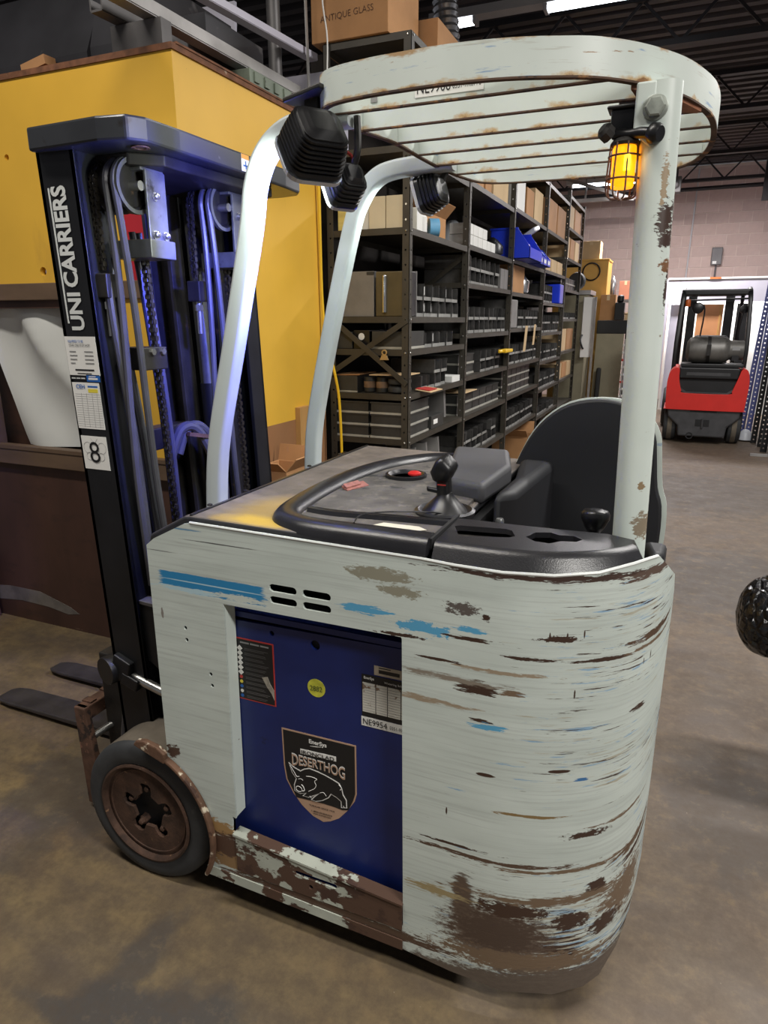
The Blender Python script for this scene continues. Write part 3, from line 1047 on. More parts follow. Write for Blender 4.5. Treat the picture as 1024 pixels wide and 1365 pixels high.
# hood
hd = M().prism([(-1.176, 1.058), (-1.170, 1.085), (-1.060, 1.144), (-1.04, 1.147), (-.44, 1.141), (-.44, 1.120), (-1.05, 1.126), (-1.15, 1.056)], lambda a, b, c: (a, c, b), 1.250, 2.290)
obj('hood_cover', hd, HOOD, FL, 'dusty black top cover scuffed yellow at the corner', smooth=30, bevel=0.006)
obj('hood_seam_strip', M().box(-1.045, -1.037, 1.255, 2.285, 1.145, 1.150), BLACKP, FL, smooth=0)
bolts = M()
for yy in (1.36, 1.52, 1.88, 2.1):
    obj('hood_bolt', M().lathe([(.007, 0), (.007, .003), (.003, .005)], (-1.065, yy, 1.144), (0, 0, 1), 10), DARKM, FL)
ridge = smooth_path([V(-.438, 1.285, 1.14), V(-.55, 1.285, 1.14), V(-.68, 1.285, 1.14), V(-.765, 1.297, 1.14), V(-.825, 1.345, 1.14), V(-.848, 1.45, 1.14), V(-.862, 1.62, 1.14), V(-.858, 1.80, 1.14), V(-.828, 1.96, 1.14), V(-.765, 2.08, 1.14), V(-.70, 2.14, 1.14), V(-.60, 2.165, 1.14), V(-.48, 2.17, 1.14)], 5)
prof = [(-.040, -.01), (-.040, .0), (-.034, .014), (-.024, .025), (-.010, .029), (.010, .028), (.022, .022), (.032, .010), (.034, -.01)]
obj('tray_rim', M().sweep(prof, ridge), BLACKP, FL, 'raised glossy rim around the dash tray', smooth=60)
trim_pts = [(p.x, p.y) for p in ridge]
obj('tray_mat', M().prism([(p[0], p[1]) for p in trim_pts] , lambda a, b, c: (a, b, c), 1.142, 1.1495), DUSTF, FL, smooth=0)
inner_rib = smooth_path([V(-.44, 1.42, 1.148), V(-.6, 1.405, 1.148), V(-.72, 1.392, 1.148), V(-.795, 1.40, 1.148)], 5)
obj('tray_rib', M().sweep([(-.014, 0), (-.010, .012), (.008, .012), (.016, 0)], inner_rib), BLACKP, FL, smooth=60)
# round well with red emergency button
wl = M().lathe([(.062, 0.0), (.062, .010), (.054, .012), (.046, .004), (.040, .0015)], (-.715, 1.845, 1.148), (0, 0, 1), 28)
well = obj('button_well', wl, BLACKP, FL, smooth=40)
obj('emergency_button', M().lathe([(.010, 0), (.010, .008), (.020, .009), (.020, .014), (.014, .018), (.004, .019)], (-.690, 1.85, 1.148), (0, 0, 1), 20), REDBTN, well, 'red mushroom button')
obj('warning_clip', M().obox((-.795, 1.66, 1.153), (.014, .040, 0), (-.012, .006, .004), (0, 0, .0025)).obox((-.80, 1.65, 1.160), (.008, .030, 0), (-.006, .002, .004), (0, 0, .002)), FADEDRED, FL, 'faded pink plastic clip', smooth=0)
obj('paper_tag', M().prism([(-.60, 1.345), (-.585, 1.370), (-.50, 1.372), (-.475, 1.355), (-.50, 1.335)], lambda a, b, c: (a, b, c), 1.151, 1.152), PAPER, FL, 'pale paper tag', smooth=0)
obj('loose_wire', M().tube(smooth_path([V(-.62, 1.285, 1.171), V(-.625, 1.34, 1.175), V(-.58, 1.41, 1.168), V(-.52, 1.45, 1.164), V(-.47, 1.47, 1.160), V(-.45, 1.49, 1.152)], 6), .0018, 6), BLACKP, FL)
# joystick
js = M().lathe([(.072, -.004), (.074, .010), (.066, .014), (.058, .009)], (-.485, 1.515, 1.146), (0, 0, 1), 32)
jb = obj('joystick', js, BLACKP, FL, 'black control joystick')
obj('boot', M().lathe([(.058, .004), (.050, .016), (.034, .032), (.022, .045), (.018, .055)], (-.485, 1.515, 1.146), (0, 0, 1), 28), LAMPBLK, jb, smooth=50)
stick = M()
stick.sweep(rrect(.034, .038, .012, 3), [V(-.487, 1.515, 1.195), V(-.489, 1.515, 1.23), V(-.488, 1.512, 1.245)], up=(0, 1, 0))
obj('grip', stick, LAMPBLK, jb, smooth=50)
kn = M().sweep(rrect(.050, .056, .016, 4), [V(-.498, 1.517, 1.232), V(-.494, 1.513, 1.246), V(-.482, 1.507, 1.268), V(-.474, 1.504, 1.277), V(-.470, 1.502, 1.281)], up=(0, 1, 0), scale=[.72, 1, 1, .86, .5])
obj('knob', kn, LAMPBLK, jb, smooth=60)
obj('trigger', M().obox((-.513, 1.50, 1.207), (.012, .006, -.003), (-.003, .006, 0), (0, 0, .005)), LAMPBLK, jb, smooth=0, bevel=.002)
obj('red_line', M().obox((-.4885, 1.4955, 1.222), (.010, 0, 0), (0, .001, 0), (0, 0, .0015)), PRINTR, jb, smooth=0)

# near-side console (arm of the dash) with recess and cup hole
so = [.748 + (1.215 - .748) * k / 14 for k in range(15)]
o_top = [on_path(s, .040)[0] for s in so]
o_bot = [on_path(s, .010)[0] for s in so]
inner = [V(-.045, 1.44), V(-.10, 1.462), V(-.20, 1.455), V(-.31, 1.452), V(-.431, 1.452)]
top_poly = [(p.x, p.y) for p in o_top] + [(p.x, p.y) for p in inner]
rec = [(-.42, 1.388), (-.395, 1.332), (-.385, 1.325), (-.29, 1.355), (-.280, 1.368), (-.295, 1.405), (-.31, 1.412), (-.41, 1.398)]
cup = [(-.258, 1.372), (-.235, 1.350), (-.205, 1.348), (-.185, 1.372), (-.155, 1.380), (-.145, 1.400), (-.165, 1.418), (-.195, 1.412), (-.215, 1.424), (-.245, 1.412)]
ct = M()
sheet(ct, top_poly, [rec, cup], lambda a, b, c: (a, b, 1.158 - c), 0.012)
n_ = len(so)
ct.uv = None
vs_ = [(p.x, p.y, 1.113) for p in o_bot] + [(p.x, p.y, 1.120) for p in [on_path(s, .006)[0] for s in so]] + [(p.x, p.y, 1.128) for p in [on_path(s, .012)[0] for s in so]] + [(p.x, p.y, 1.146) for p in [on_path(s, .024)[0] for s in so]] + [(p.x, p.y, 1.155) for p in [on_path(s, .031)[0] for s in so]] + [(p.x, p.y, 1.158) for p in o_top]
fs_ = []
for r in range(5):
    for i in range(n_ - 1):
        fs_.append((r * n_ + i, r * n_ + i + 1, (r + 1) * n_ + i + 1, (r + 1) * n_ + i))
ct.add(vs_, fs_)
# inner face and ends
vi = [(p.x, p.y, 1.158) for p in inner] + [(p.x, p.y, 1.02) for p in inner]
ct.add(vi, [(i, i + 1, 6 + i, 5 + i) for i in range(4)])
e0, e1 = on_path(so[-1], .010)[0], on_path(so[-1], .040)[0]
ct.add([(e0.x, e0.y, 1.06), (e0.x, e0.y, 1.128), (e1.x, e1.y, 1.158), (inner[0].x, inner[0].y, 1.158), (inner[0].x, inner[0].y, 1.06)], [(0, 1, 2, 3, 4)])
e0, e1 = on_path(so[0], .010)[0], on_path(so[0], .040)[0]
ct.add([(e0.x, e0.y, 1.06), (e0.x, e0.y, 1.128), (e1.x, e1.y, 1.158), (inner[-1].x, inner[-1].y, 1.158), (inner[-1].x, inner[-1].y, 1.06)], [(0, 1, 2, 3, 4)])
con = obj('console_arm', ct, BLACKP, FL, 'grained black console arm with tray and cup hole', smooth=50)
lin_ = M().box(-.43, -.27, 1.315, 1.42, 1.128, 1.134)
obj('recess_floor', lin_, DUSTF, con, smooth=0)
obj('cup_floor', M().box(-.262, -.142, 1.345, 1.43, 1.06, 1.066), DARKIN, con, smooth=0)
obj('console_seam', M().obox((-.437, 1.37, 1.150), (.004, 0, 0), (0, .10, 0), (0, 0, .012)), DARKIN, FL, smooth=0)
ks = obj('key_switch', M().lathe([(.014, 0), (.014, .016), (.010, .020), (.010, .030), (.008, .034)], (-.345, 1.50, 1.12), (0, 0, 1), 14), GUNM, FL)
obj('switch_bracket', M().box(-.40, -.25, 1.455, 1.53, 1.09, 1.125), BLACKP, FL, smooth=0, bevel=.006)
lv = obj('travel_lever', M().lathe([(.030, 0), (.022, .016), (.013, .024), (.013, .045)], (-.138, 1.56, 1.085), (0, 0, 1), 20), BLACKP, FL, 'short black lever with a flared knob', smooth=50)
obj('knob', M().lathe([(.014, 0), (.022, .012), (.032, .032), (.033, .044), (.027, .053), (.010, .056)], (-.138, 1.56, 1.128), (0, .15, 1), 20), BLACKP, lv, smooth=60)
obj('lever_bracket', M().box(-.20, -.07, 1.50, 1.62, 1.03, 1.088), BLACKP, FL, smooth=0, bevel=.006)
# arm pad, knee bolster, back pad
pad = M().prism([(-.555, 1.70), (-.43, 1.66), (-.41, 1.90), (-.47, 2.13), (-.65, 2.13)], lambda a, b, c: (a, b, c + (0.010 if b > 1.8 and c > 1.17 else 0)), 1.135, 1.192)
obj('arm_rest_pad', pad, GREYPAD, FL, 'grey padded arm rest', smooth=60, bevel=.016, seg=3)
kb = M().prism([(-.405, 1.66), (-.352, 1.72), (-.325, 2.16), (-.44, 2.16), (-.40, 1.9)], lambda a, b, c: (a, b, c), .55, 1.172)
obj('knee_bolster', kb, BLACKP if False else BACKPAD, FL, smooth=60, bevel=.03, seg=4)
bp = [(-.52, .60), (-.50, 1.02), (-.462, 1.14), (-.425, 1.225), (-.375, 1.295), (-.305, 1.345), (-.215, 1.364), (-.135, 1.354), (-.075, 1.318), (-.04, 1.26), (-.030, 1.20), (-.018, 1.10), (.0, 1.04), (.004, .93), (-.01, .80), (-.02, .60)]
bp = [(v.x, v.y) for v in smooth_path([V(a, b, 0) for a, b in bp], 3)]
obj('back_pad', M().prism(bp, lambda a, b, c: (a, c, b), 2.195, 2.228), BACKPAD, FL, 'black operator back pad', smooth=40, bevel=.008, seg=3)
cxp = -.22
bp2 = [(cxp + (a - cxp) * 1.02 + (.010 if a > cxp else 0), b + (.004 if b > 1.2 else 0)) for a, b in bp]
obj('back_plate', M().prism(bp2, lambda a, b, c: (a, c, b), 2.229, 2.240), WPAINT, FL, 'white plate behind the back pad', smooth=40)
obj('corner_pad', M().prism([(-.01, 1.50), (.018, 1.52), (.022, 1.60), (-.03, 1.60)], lambda a, b, c: (a, b, c), .95, 1.112), BACKPAD, FL, smooth=40, bevel=.012)

# rear pole, bolt and clamp plate
P0, P1 = V(-.033, 1.50, .10), V(-.080, 1.50, 2.018)
obj('guard_pole', M().cyl(P0, P1, .0345, n=28), POLEP, FL, 'white rear pole with chipped paint')
obj('pole_flange', M().prism([(-.124, 1.935), (-.088, 1.905), (-.088, 2.018), (-.124, 2.018)], lambda a, b, c: (a, c, b), 1.466, 1.476), POLEP, FL, smooth=0, bevel=.004)
pb = M().lathe([(.022, 0), (.022, .004), (.020, .005)], (-.088, 1.466, 1.972), (0, -1, 0), 20).lathe([(.018, .004), (.018, .014), (.015, .016)], (-.088, 1.466, 1.972), (0, -1, 0), 6)
obj('flange_bolt', pb, mat('painted_bolt', (150, 156, 148), .4, .2, .2, 40), FL, smooth=30)
# pillars in front
near_p = smooth_path([V(-1.110, 1.44, 1.03), V(-1.110, 1.44, 1.13), V(-1.088, 1.44, 1.30), V(-1.022, 1.44, 1.55), V(-.958, 1.44, 1.80), V(-.938, 1.44, 1.90), V(-.905, 1.44, 1.965), V(-.85, 1.44, 2.005), V(-.78, 1.44, 2.018), V(-.69, 1.44, 2.022)], 6)
obj('front_pillar', M().sweep(rrect(.048, .044, .009, 3, 0, .022), [V(p.x - .009, 1.44, p.z) for p in near_p], up=(0, 1, 0)), PILLARP, FL, smooth=40)
far_p = smooth_path([V(-1.125, 2, 1.03), V(-1.125, 2, 1.14), V(-1.106, 2, 1.30), V(-1.036, 2, 1.60), V(-.968, 2, 1.86), V(-.935, 2, 1.945), V(-.885, 2, 2.005), V(-.81, 2, 2.028), V(-.64, 2, 2.035)], 6)
obj('front_pillar', M().sweep(rrect(.048, .048, .009, 3, 0, .024), [V(p.x - .006, 2.0, p.z) for p in far_p], up=(0, 1, 0)), PILLARP, FL, smooth=40)

# overhead guard
rim_pts = [(-.620, 2.285), (-.655, 2.22), (-.685, 2.06), (-.695, 1.86), (-.700, 1.70), (-.735, 1.56), (-.752, 1.48), (-.742, 1.415), (-.70, 1.372), (-.62, 1.353), (-.53, 1.347), (-.44, 1.347), (-.34, 1.361), (-.26, 1.387), (-.19, 1.420), (-.12, 1.485), (-.055, 1.580), (-.015, 1.68), (.008, 1.77), (.018, 1.88), (.018, 2.0), (.005, 2.12), (-.025, 2.225), (-.075, 2.295), (-.16, 2.32), (-.30, 2.325), (-.44, 2.32), (-.55, 2.312)]
rp = smooth_path([V(a, b, 2.019) for a, b in rim_pts], 4, closed=True)
obj('guard_rim', M().sweep([(-.006, 0), (.006, 0), (.006, .063), (-.006, .063)], rp, closed=True), GUARDP, FL, 'scraped white rim of the overhead guard', smooth=50)
obj('rim_edge', M().sweep([(-.0064, -.002), (.0064, -.002), (.0064, .0015), (-.0064, .0015)], rp, closed=True), RUSTEDGE, FL, 'rusty lower edge of the rim', smooth=50)
for i in range(6):
    yy = 1.442 + 0.1375 * i
    # end each slat on the inside of the rim
    xs_ = []
    for a, b in zip(rp, rp[1:] + rp[:1]):
        if (a.y - yy) * (b.y - yy) <= 0 and a.y != b.y:
            xs_.append(a.x + (b.x - a.x) * (yy - a.y) / (b.y - a.y))
    x0, x1 = min(xs_) + .006, max(xs_) - .006
    sl = obj('guard_slat', M().box(x0, x1, yy - .005, yy + .005, 2.021, 2.080), SLATP, FL, smooth=0)
    obj('slat_edge', M().box(x0, x1, yy - .006, yy + .0055, 2.0185, 2.0215), RUSTEDGE, sl, 'rusty lower edge of the slat', smooth=0)
obj('rear_mount_plate', M().prism([(-.135, 1.478), (-.118, 1.62), (-.02, 1.69), (-.012, 1.68), (-.052, 1.585), (-.118, 1.49)], lambda a, b, c: (a, b, c), 2.010, 2.018), mat('bare_red_brown_primer', (150, 100, 74), .7, 0, .2, 30), FL, 'bare brown mount plate', smooth=0)
obj('bracket_block', M().box(-.165, -.12, 1.585, 1.63, 1.965, 2.03), DKGALV, FL, smooth=0)
st = sticker('number_sticker', (-.545, 1.4365, 2.030), (1, 0, 0), (0, 0, 1), .142, .034, WHITE, FL)
text('lettering', 'NE9906', PRINTK, st, (-.540, 1.4362, 2.036), (1, 0, 0), (0, 0, 1), width=.070, height=.020)
text('lettering', '0351-9X0770', PRINTK, st, (-.466, 1.4362, 2.038), (1, 0, 0), (0, 0, 1), width=.058, height=.011)
obj('grey_tape', M().box(-.642, -.628, 1.4355, 1.4368, 2.032, 2.050), PRINTG, FL, smooth=0)

# amber beacon in its wire guard
BX, BY = -.137, 1.490
bc = obj('beacon', M().lathe([(.025, 0), (.027, .005), (.022, .012), (.012, .016)], (BX, BY, 1.918), (0, 0, 1), 20), DARKM, FL, 'amber flashing beacon in a rusty wire guard')
obj('beacon_lens', M().lathe([(.020, 0), (.0215, .004), (.0225, .068), (.020, .073)], (BX, BY, 1.845), (0, 0, 1), 24), AMBER, bc, smooth=50)
obj('lamp_core', M().cyl((BX + .008, BY - .0225, 1.872), (BX + .008, BY - .0225, 1.900), .006, n=10), AMBERHOT, bc)
wg = M()
for k in range(8):
    t = 2 * pi * k / 8 + .3
    c_, s_ = cos(t), sin(t)
    wg.tube(smooth_path([V(BX + .026 * c_, BY + .026 * s_, 1.922), V(BX + .029 * c_, BY + .029 * s_, 1.88), V(BX + .030 * c_, BY + .030 * s_, 1.842), V(BX + .023 * c_, BY + .023 * s_, 1.828), V(BX + .007 * c_, BY + .007 * s_, 1.826)], 3), .0018, 6)
for z, r in ((1.900, .0285), (1.860, .030)):
    wg.tube([V(BX + r * cos(t / 20 * 2 * pi), BY + r * sin(t / 20 * 2 * pi), z) for t in range(20)], .0019, 6, closed=True)
obj('wire_guard', wg, RUSTM, bc, 'rusty wire cage')
obj('beacon_arm', M().tube(smooth_path([V(-.160, 1.485, 1.940), V(-.135, 1.480, 1.936), V(-.110, 1.468, 1.934), V(-.092, 1.462, 1.930)], 4), .010, 10).lathe([(.012, 0), (.018, .006), (.018, .018), (.013, .024)], (-.094, 1.462, 1.930), (.8, -.5, -.2), 16), LAMPBLK, bc, smooth=50)
obj('clamp_knob', M().lathe([(.016, 0), (.016, .016), (.010, .022)], (-.166, 1.487, 1.938), (-.6, -.5, .5), 10), DARKM, bc)
obj('beacon_housing', M().box(-.168, -.125, 1.495, 1.535, 1.945, 1.985).box(-.176, -.118, 1.49, 1.54, 1.984, 1.991), LAMPBLK, bc, smooth=0, bevel=.003)


# ------------------------------------------------------------------ work lamps on the guard (parts of the truck)
def work_lamp(c, axis, R, L, ribs, lens_mat, label):
    """rounded-square ribbed housing; axis points where the light goes"""
    c = Vector(c)
    d = Vector(axis).normalized()
    a = d.cross(Vector((0, 0, 1))).normalized()
    b = a.cross(d).normalized()
    m = M()

    def ring(h, r, rr=.45):
        return [c + d * h + a * x + b * y for x, y in rrect(2 * r, 2 * r, r * rr, 4)]
    st_ = []
    h = L / 2
    st_.append((h, R))
    st_.append((h - .010, R * 1.02))
    k = ribs
    z = h - .012
    step = (L * .72) / k
    for i in range(k):
        rr = R * (1.0 - .20 * (i / k) ** 1.6)
        st_ += [(z, rr), (z - step * .45, rr), (z - step * .5, rr * .90), (z - step * .95, rr * .90)]
        z -= step
    rr = R * .74
    for f in (.74, .70, .60, .56, .44, .40):
        st_.append((z, R * f))
        if f in (.70, .56):
            z -= .004
    rings = [ring(*s) for s in st_]
    n = len(rings[0])
    vs_ = [p for r in rings for p in r]
    fs = []
    for j in range(len(rings) - 1):
        for q in range(n):
            q2 = (q + 1) % n
            fs.append((j * n + q, j * n + q2, (j + 1) * n + q2, (j + 1) * n + q))
    fs.append(tuple(range((len(rings) - 1) * n, len(rings) * n)))
    fs.append(tuple(range(n))[::-1])
    m.add(vs_, fs)
    o = obj('work_lamp', m, LAMPBLK, FL, label, smooth=40)
    lm = M()
    lm.add(ring(h + .001, R * .90) + ring(h + .006, R * .86), [(q, (q + 1) % n, n + (q + 1) % n, n + q) for q in range(n)] + [tuple(range(n, 2 * n))])
    obj('lamp_lens', lm, lens_mat, o, smooth=0)
    bz = M()
    r1, r2 = ring(h - .004, R * 1.06), ring(h + .006, R * 1.04)
    r3 = ring(h + .006, R * .92)
    bz.add(r1 + r2 + r3, [(q, (q + 1) % n, n + (q + 1) % n, n + q) for q in range(n)] + [(n + q, n + (q + 1) % n, 2 * n + (q + 1) % n, 2 * n + q) for q in range(n)])
    obj('lamp_bezel', bz, FIXT, o, smooth=0)
    return o, c + d * (h + .02)


wl1, e1 = work_lamp((-.717, 1.335, 1.950), (-.58, .42, -.58), .060, .102, 8, LAMPLENS, 'upper black ribbed work lamp at the near front corner')
wl2, e2 = work_lamp((-.700, 1.440, 1.885), (-.75, .45, -.50), .036, .075, 5, LAMPBLUE, 'small lower black lamp with blue light')
wl3, e3 = work_lamp((-.72, 2.06, 1.965), (-.93, .10, -.30), .050, .075, 5, LAMPLENS, 'far black work lamp under the guard')
br_ = M().obox((-.775, 1.45, 2.055), (.050, -.01, .006), (.008, .045, 0), (0, 0, .005)).obox((-.775, 1.46, 2.03), (.016, .0, .0), (0, .012, 0), (0, 0, .026))
br_ = M().obox((-.765, 1.42, 2.050), (.050, -.01, .006), (.008, .045, 0), (0, 0, .005)).obox((-.765, 1.415, 2.035), (.016, .0, .0), (0, .012, 0), (0, 0, .020))
obj('lamp_bracket', br_, DARKM, FL, smooth=0, bevel=.003)
obj('bracket_bolt', M().lathe([(.010, 0), (.010, .012), (.006, .020)], (-.748, 1.44, 2.055), (0, 0, 1), 6), RUSTM, FL)
obj('hanging_bracket', M().tube(smooth_path([V(-.69, 1.47, 2.02), V(-.685, 1.46, 1.95), V(-.70, 1.45, 1.90)], 4), .008, 8), DARKM, FL)
obj('lamp_wire', M().tube(smooth_path([V(-.735, 1.44, 1.955), V(-.70, 1.45, 1.945), V(-.69, 1.46, 1.92), V(-.70, 1.46, 1.895)], 5), .004, 6), PRINTR, FL, 'short red wires')
obj('hanging_bracket', M().tube([V(-.69, 2.08, 2.02), V(-.70, 2.07, 1.99)], .010, 8), DARKM, FL)
spot('lamp_beam', e1, (-1.12, 1.56, 1.60), 9, (.92, 1.0, .94), 150, .4)
spot('lamp_beam', e3, (-1.6, 2.1, 1.5), 4, (.90, 1.0, .94), 110, .6)
spot('blue_lamp_beam', e2, (-1.36, 1.42, 1.66), 95, (.10, .12, 1.0), 112, 1.0)

# ------------------------------------------------------------------ mast
def mp(dx, y, z):
    return V(-1.413 - (z - .7) * .041 + dx, y, z)


def channel(name, x0, x1, y0, y1, z0, z1, web_side, material, t=.014, label=None):
    m = M()
    def seg(xa, xb, ya, yb):
        m.add([mp(x, y, z) for z in (z0, z1) for y in (ya, yb) for x in (xa, xb)],
              [(0, 2, 3, 1), (4, 5, 7, 6), (0, 1, 5, 4), (2, 6, 7, 3), (0, 4, 6, 2), (1, 3, 7, 5)])
    if web_side < 0:
        seg(x0, x1, y0, y0 + t)
    else:
        seg(x0, x1, y1 - t, y1)
    seg(x0, x0 + t, y0, y1)
    seg(x1 - t, x1, y0, y1)
    return obj(name, m, material, FL, label, smooth=0, bevel=.002)


channel('outer_rail', -.062, .062, 1.37, 1.45, .10, 2.03, -1, BLACKM)
channel('outer_rail', -.062, .062, 2.04, 2.12, .10, 2.03, 1, BLACKM)
channel('inner_rail', -.11, .005, 1.455, 1.53, .10, 2.0, -1, DARKM)
channel('inner_rail', -.11, .005, 1.96, 2.035, .10, 2.0, 1, DARKM)
channel('fork_rail', -.13, -.035, 1.80, 1.865, .10, 1.99, 1, DARKM)
channel('fork_rail', -.13, -.035, 1.885, 1.95, .10, 1.99, 1, BLACKM)
chl = [(-1.522, 1.345), (-1.29, 1.335), (-1.215, 1.350), (-1.190, 1.390), (-1.185, 1.5), (-1.185, 2.0), (-1.195, 2.10), (-1.225, 2.14), (-1.29, 2.155), (-1.522, 2.145)]
ch = obj('cross_head', M().prism(chl, lambda a, b, c: (a, b, c), 1.998, 2.052), CROSSM, FL, 'grey steel cross head across the mast top', smooth=0, bevel=.006)
obj('lower_cross_plate', M().prism([(-1.50, 1.44), (-1.30, 1.44), (-1.235, 1.50), (-1.225, 1.98), (-1.30, 2.04), (-1.50, 2.04)], lambda a, b, c: (a, b, c), 1.970, 1.998), DARKM, FL, smooth=0, bevel=.004)
obj('lifting_eye', M().lathe([(.022, 0), (.022, .002), (.014, .002), (.014, -.010)], (-1.235, 1.415, 1.9965), (0, 0, -1), 20), RUSTM, ch)
st = sticker('hazard_sticker', (-1.1845, 1.760, 2.004), (0, 1, 0), (0, 0, 1), .036, .044, WHITE, FL)
obj('orange_band', M().box(-1.1836, -1.1832, 1.760, 1.796, 2.036, 2.048), PRINTO, st, smooth=0)
obj('pinch_symbol', M().obox((-1.1832, 1.778, 2.019), (.0004, 0, 0), (0, .010, 0), (0, 0, .002)).obox((-1.1832, 1.780, 2.021), (.0004, 0, 0), (0, .002, .001), (0, -.001, .010)), PRINTB, st, smooth=0)


def sheave(cy, mats_mirror=False, bright=GUNM):
    cx, cz = -1.338, 1.925
    s = obj('sheave', M().lathe([(.018, -.055), (.060, -.055), (.063, -.046), (.054, -.040), (.054, -.026), (.063, -.020), (.063, -.014), (.054, -.008), (.054, .006), (.064, .012), (.064, .022), (.050, .026), (.047, .020), (.018, .020)], (cx, cy, cz), (1, 0, 0), 36), DARKM, FL, smooth=40)
    obj('sheave_rim', M().lathe([(.056, 0), (.066, 0), (.066, .010), (.056, .010)], (cx + .024, cy, cz), (1, 0, 0), 36, close=True), bright, s, smooth=40)
    obj('axle_stub', M().cyl((cx - .06, cy, cz), (cx + .05, cy, cz), .012, n=12), CHROME, s)
    pl = obj('sheave_plate', M().box(cx + .048, cx + .056, cy + .012, cy + .085, 1.80, 1.965).box(cx - .03, cx + .052, cy + .0, cy + .085, 1.962, 1.970), bright, FL, smooth=0, bevel=.002)
    obj('carrier_block', M().box(cx - .06, cx + .070, cy - .005, cy + .090, 1.755, 1.800), GUNM, FL, smooth=0, bevel=.002)
    for by, bz in ((cy + .040, 1.905), (cy + .030, 1.813), (cy + .068, 1.813)):
        obj('plate_bolt', M().lathe([(.011, 0), (.011, .003), (.008, .003), (.008, .012), (.005, .014)], (cx + .056, by, bz), (1, 0, 0), 12), CHROME, pl)
    # hoses over the sheave
    for dx, yb, zb in ((-.006, cy - .050, .86), (.020, cy + .02, .80)):
        pts = []
        for t in range(150, -200, -14):
            pass
        arcp = [V(cx + dx, cy + .060 * cos(radians(t)), cz + .060 * sin(radians(t))) for t in range(20, 190, 12)]
        down = [V(cx + dx + .004, cy - .060 + (yb - cy + .060) * f + .006 * sin(f * 7), cz - .03 - (cz - .03 - zb) * f) for f in (0.06, .18, .32, .5, .68, .84, 1.0)]
        obj('hydraulic_hose', M().tube(smooth_path(arcp + down, 3), .0095, 9), HOSE, FL)
    # leaf chain
    cp = [V(cx - .048, cy + .058 * cos(radians(t)), cz + .058 * sin(radians(t))) for t in range(30, 190, 9)]
    z = cz - .01
    while z > 1.72:
        cp.append(V(cx - .048, cy - .058, z))
        z -= .0095
    chm = M()
    for i in range(len(cp) - 1):
        mid = (cp[i] + cp[i + 1]) / 2
        d = (cp[i + 1] - cp[i]).normalized()
        nx = V(1, 0, 0)
        b = d.cross(nx)
        o_ = .0045 if i % 2 else .0085
        for sx in (-1, 1):
            chm.obox(mid + nx * sx * o_, d * .0062, nx * .0018, b * (.0058))
        chm.obox(mid, d * .002, nx * .010, b * .002)
    obj('lift_chain', chm, CHAINM, FL, smooth=0, kind='stuff')
    obj('chain_anchor', M().box(cx - .065, cx - .02, cy - .078, cy - .035, 1.655, 1.715), DARKM, FL, smooth=0, bevel=.003)
    obj('anchor_bolt', M().cyl((cx - .042, cy - .056, 1.56), (cx - .042, cy - .056, 1.66), .008, n=10).lathe([(.013, 0), (.013, .018)], (cx - .042, cy - .056, 1.628), (0, 0, 1), 6), CHROME, FL)
    # far run of chain down the middle of the rail
    chm = M()
    z = 1.75
    i = 0
    while z > .75:
        o_ = .004 if i % 2 else .008
        for sx in (-1, 1):
            chm.obox((cx - .02 + sx * o_ - (z - 1.7) * .041, cy + .072, z), (.0018, 0, 0), (0, .006, 0), (0, 0, .0065))
        z -= .011
        i += 1
    obj('lift_chain', chm, CHAINM, FL, smooth=0, kind='stuff')
    # lift cylinder with polished rod
    obj('lift_cylinder', M().cyl(mp(.015, cy + .030, .12), mp(.015, cy + .030, 1.40), .030, n=18), BLACKM, FL)
    obj('cylinder_rod', M().cyl(mp(.015, cy + .030, 1.38), mp(.015, cy + .030, 1.76), .020, n=18), GUNM, FL)


sheave(1.465)
sheave(1.835)
obj('hose_clamp', M().box(-1.40, -1.31, 1.445, 1.535, 1.47, 1.53), DARKM, FL, smooth=0, bevel=.003)
obj('clamp_bolt', M().lathe([(.009, 0), (.009, .008)], (-1.31, 1.475, 1.518), (1, 0, 0), 6), CHROME, FL)
obj('clamp_bolt', M().lathe([(.009, 0), (.009, .008)], (-1.31, 1.515, 1.518), (1, 0, 0), 6), CHROME, FL)
for i, (ya, yb, xo) in enumerate(((1.560, 1.570, .06), (1.585, 1.595, .06), (1.405, 1.425, .085), (1.44, 1.48, .075))):
    top = 1.83 if i < 2 else 1.70
    obj('hydraulic_hose', M().tube(smooth_path([mp(xo, ya - .02 if i < 2 else ya, top), mp(xo, ya, 1.6), mp(xo + .004, (ya + yb) / 2 + .004, 1.3), mp(xo, yb, 1.0), mp(xo, yb, .80)], 6), .009 if i < 2 else .011, 9), HOSE, FL)
for dy, r in ((0, .016), (.034, .014)):
    obj('loop_hose', M().tube(smooth_path([V(-1.40, 1.62 + dy, 1.20), V(-1.39, 1.66 + dy, 1.275), V(-1.38, 1.72 + dy, 1.27), V(-1.36, 1.765 + dy, 1.18), V(-1.35, 1.775 + dy, 1.05), V(-1.35, 1.76 + dy, .85)], 6), r, 10), HOSE, FL)
obj('hose_guide', M().beam((-1.37, 1.67, 1.262), (-1.35, 1.79, 1.235), .014, .012), RUSTM, FL, smooth=0)
obj('mast_tie', M().box(-1.56, -1.50, 1.45, 2.04, 1.20, 1.27), DARKM, FL, smooth=0, bevel=.004)
obj('mast_tie', M().box(-1.42, -1.34, 1.40, 2.09, .62, .80).box(-1.45, -1.36, 1.40, 2.09, .12, .30), BLACKM, FL, smooth=0, bevel=.004)
obj('mast_lug', M().prism([(-1.47, .70), (-1.30, .60), (-1.16, .60), (-1.16, .78), (-1.36, .815), (-1.44, .815)], lambda a, b, c: (a, c, b), 1.385, 1.43), BLACKM, FL, smooth=0, bevel=.004)
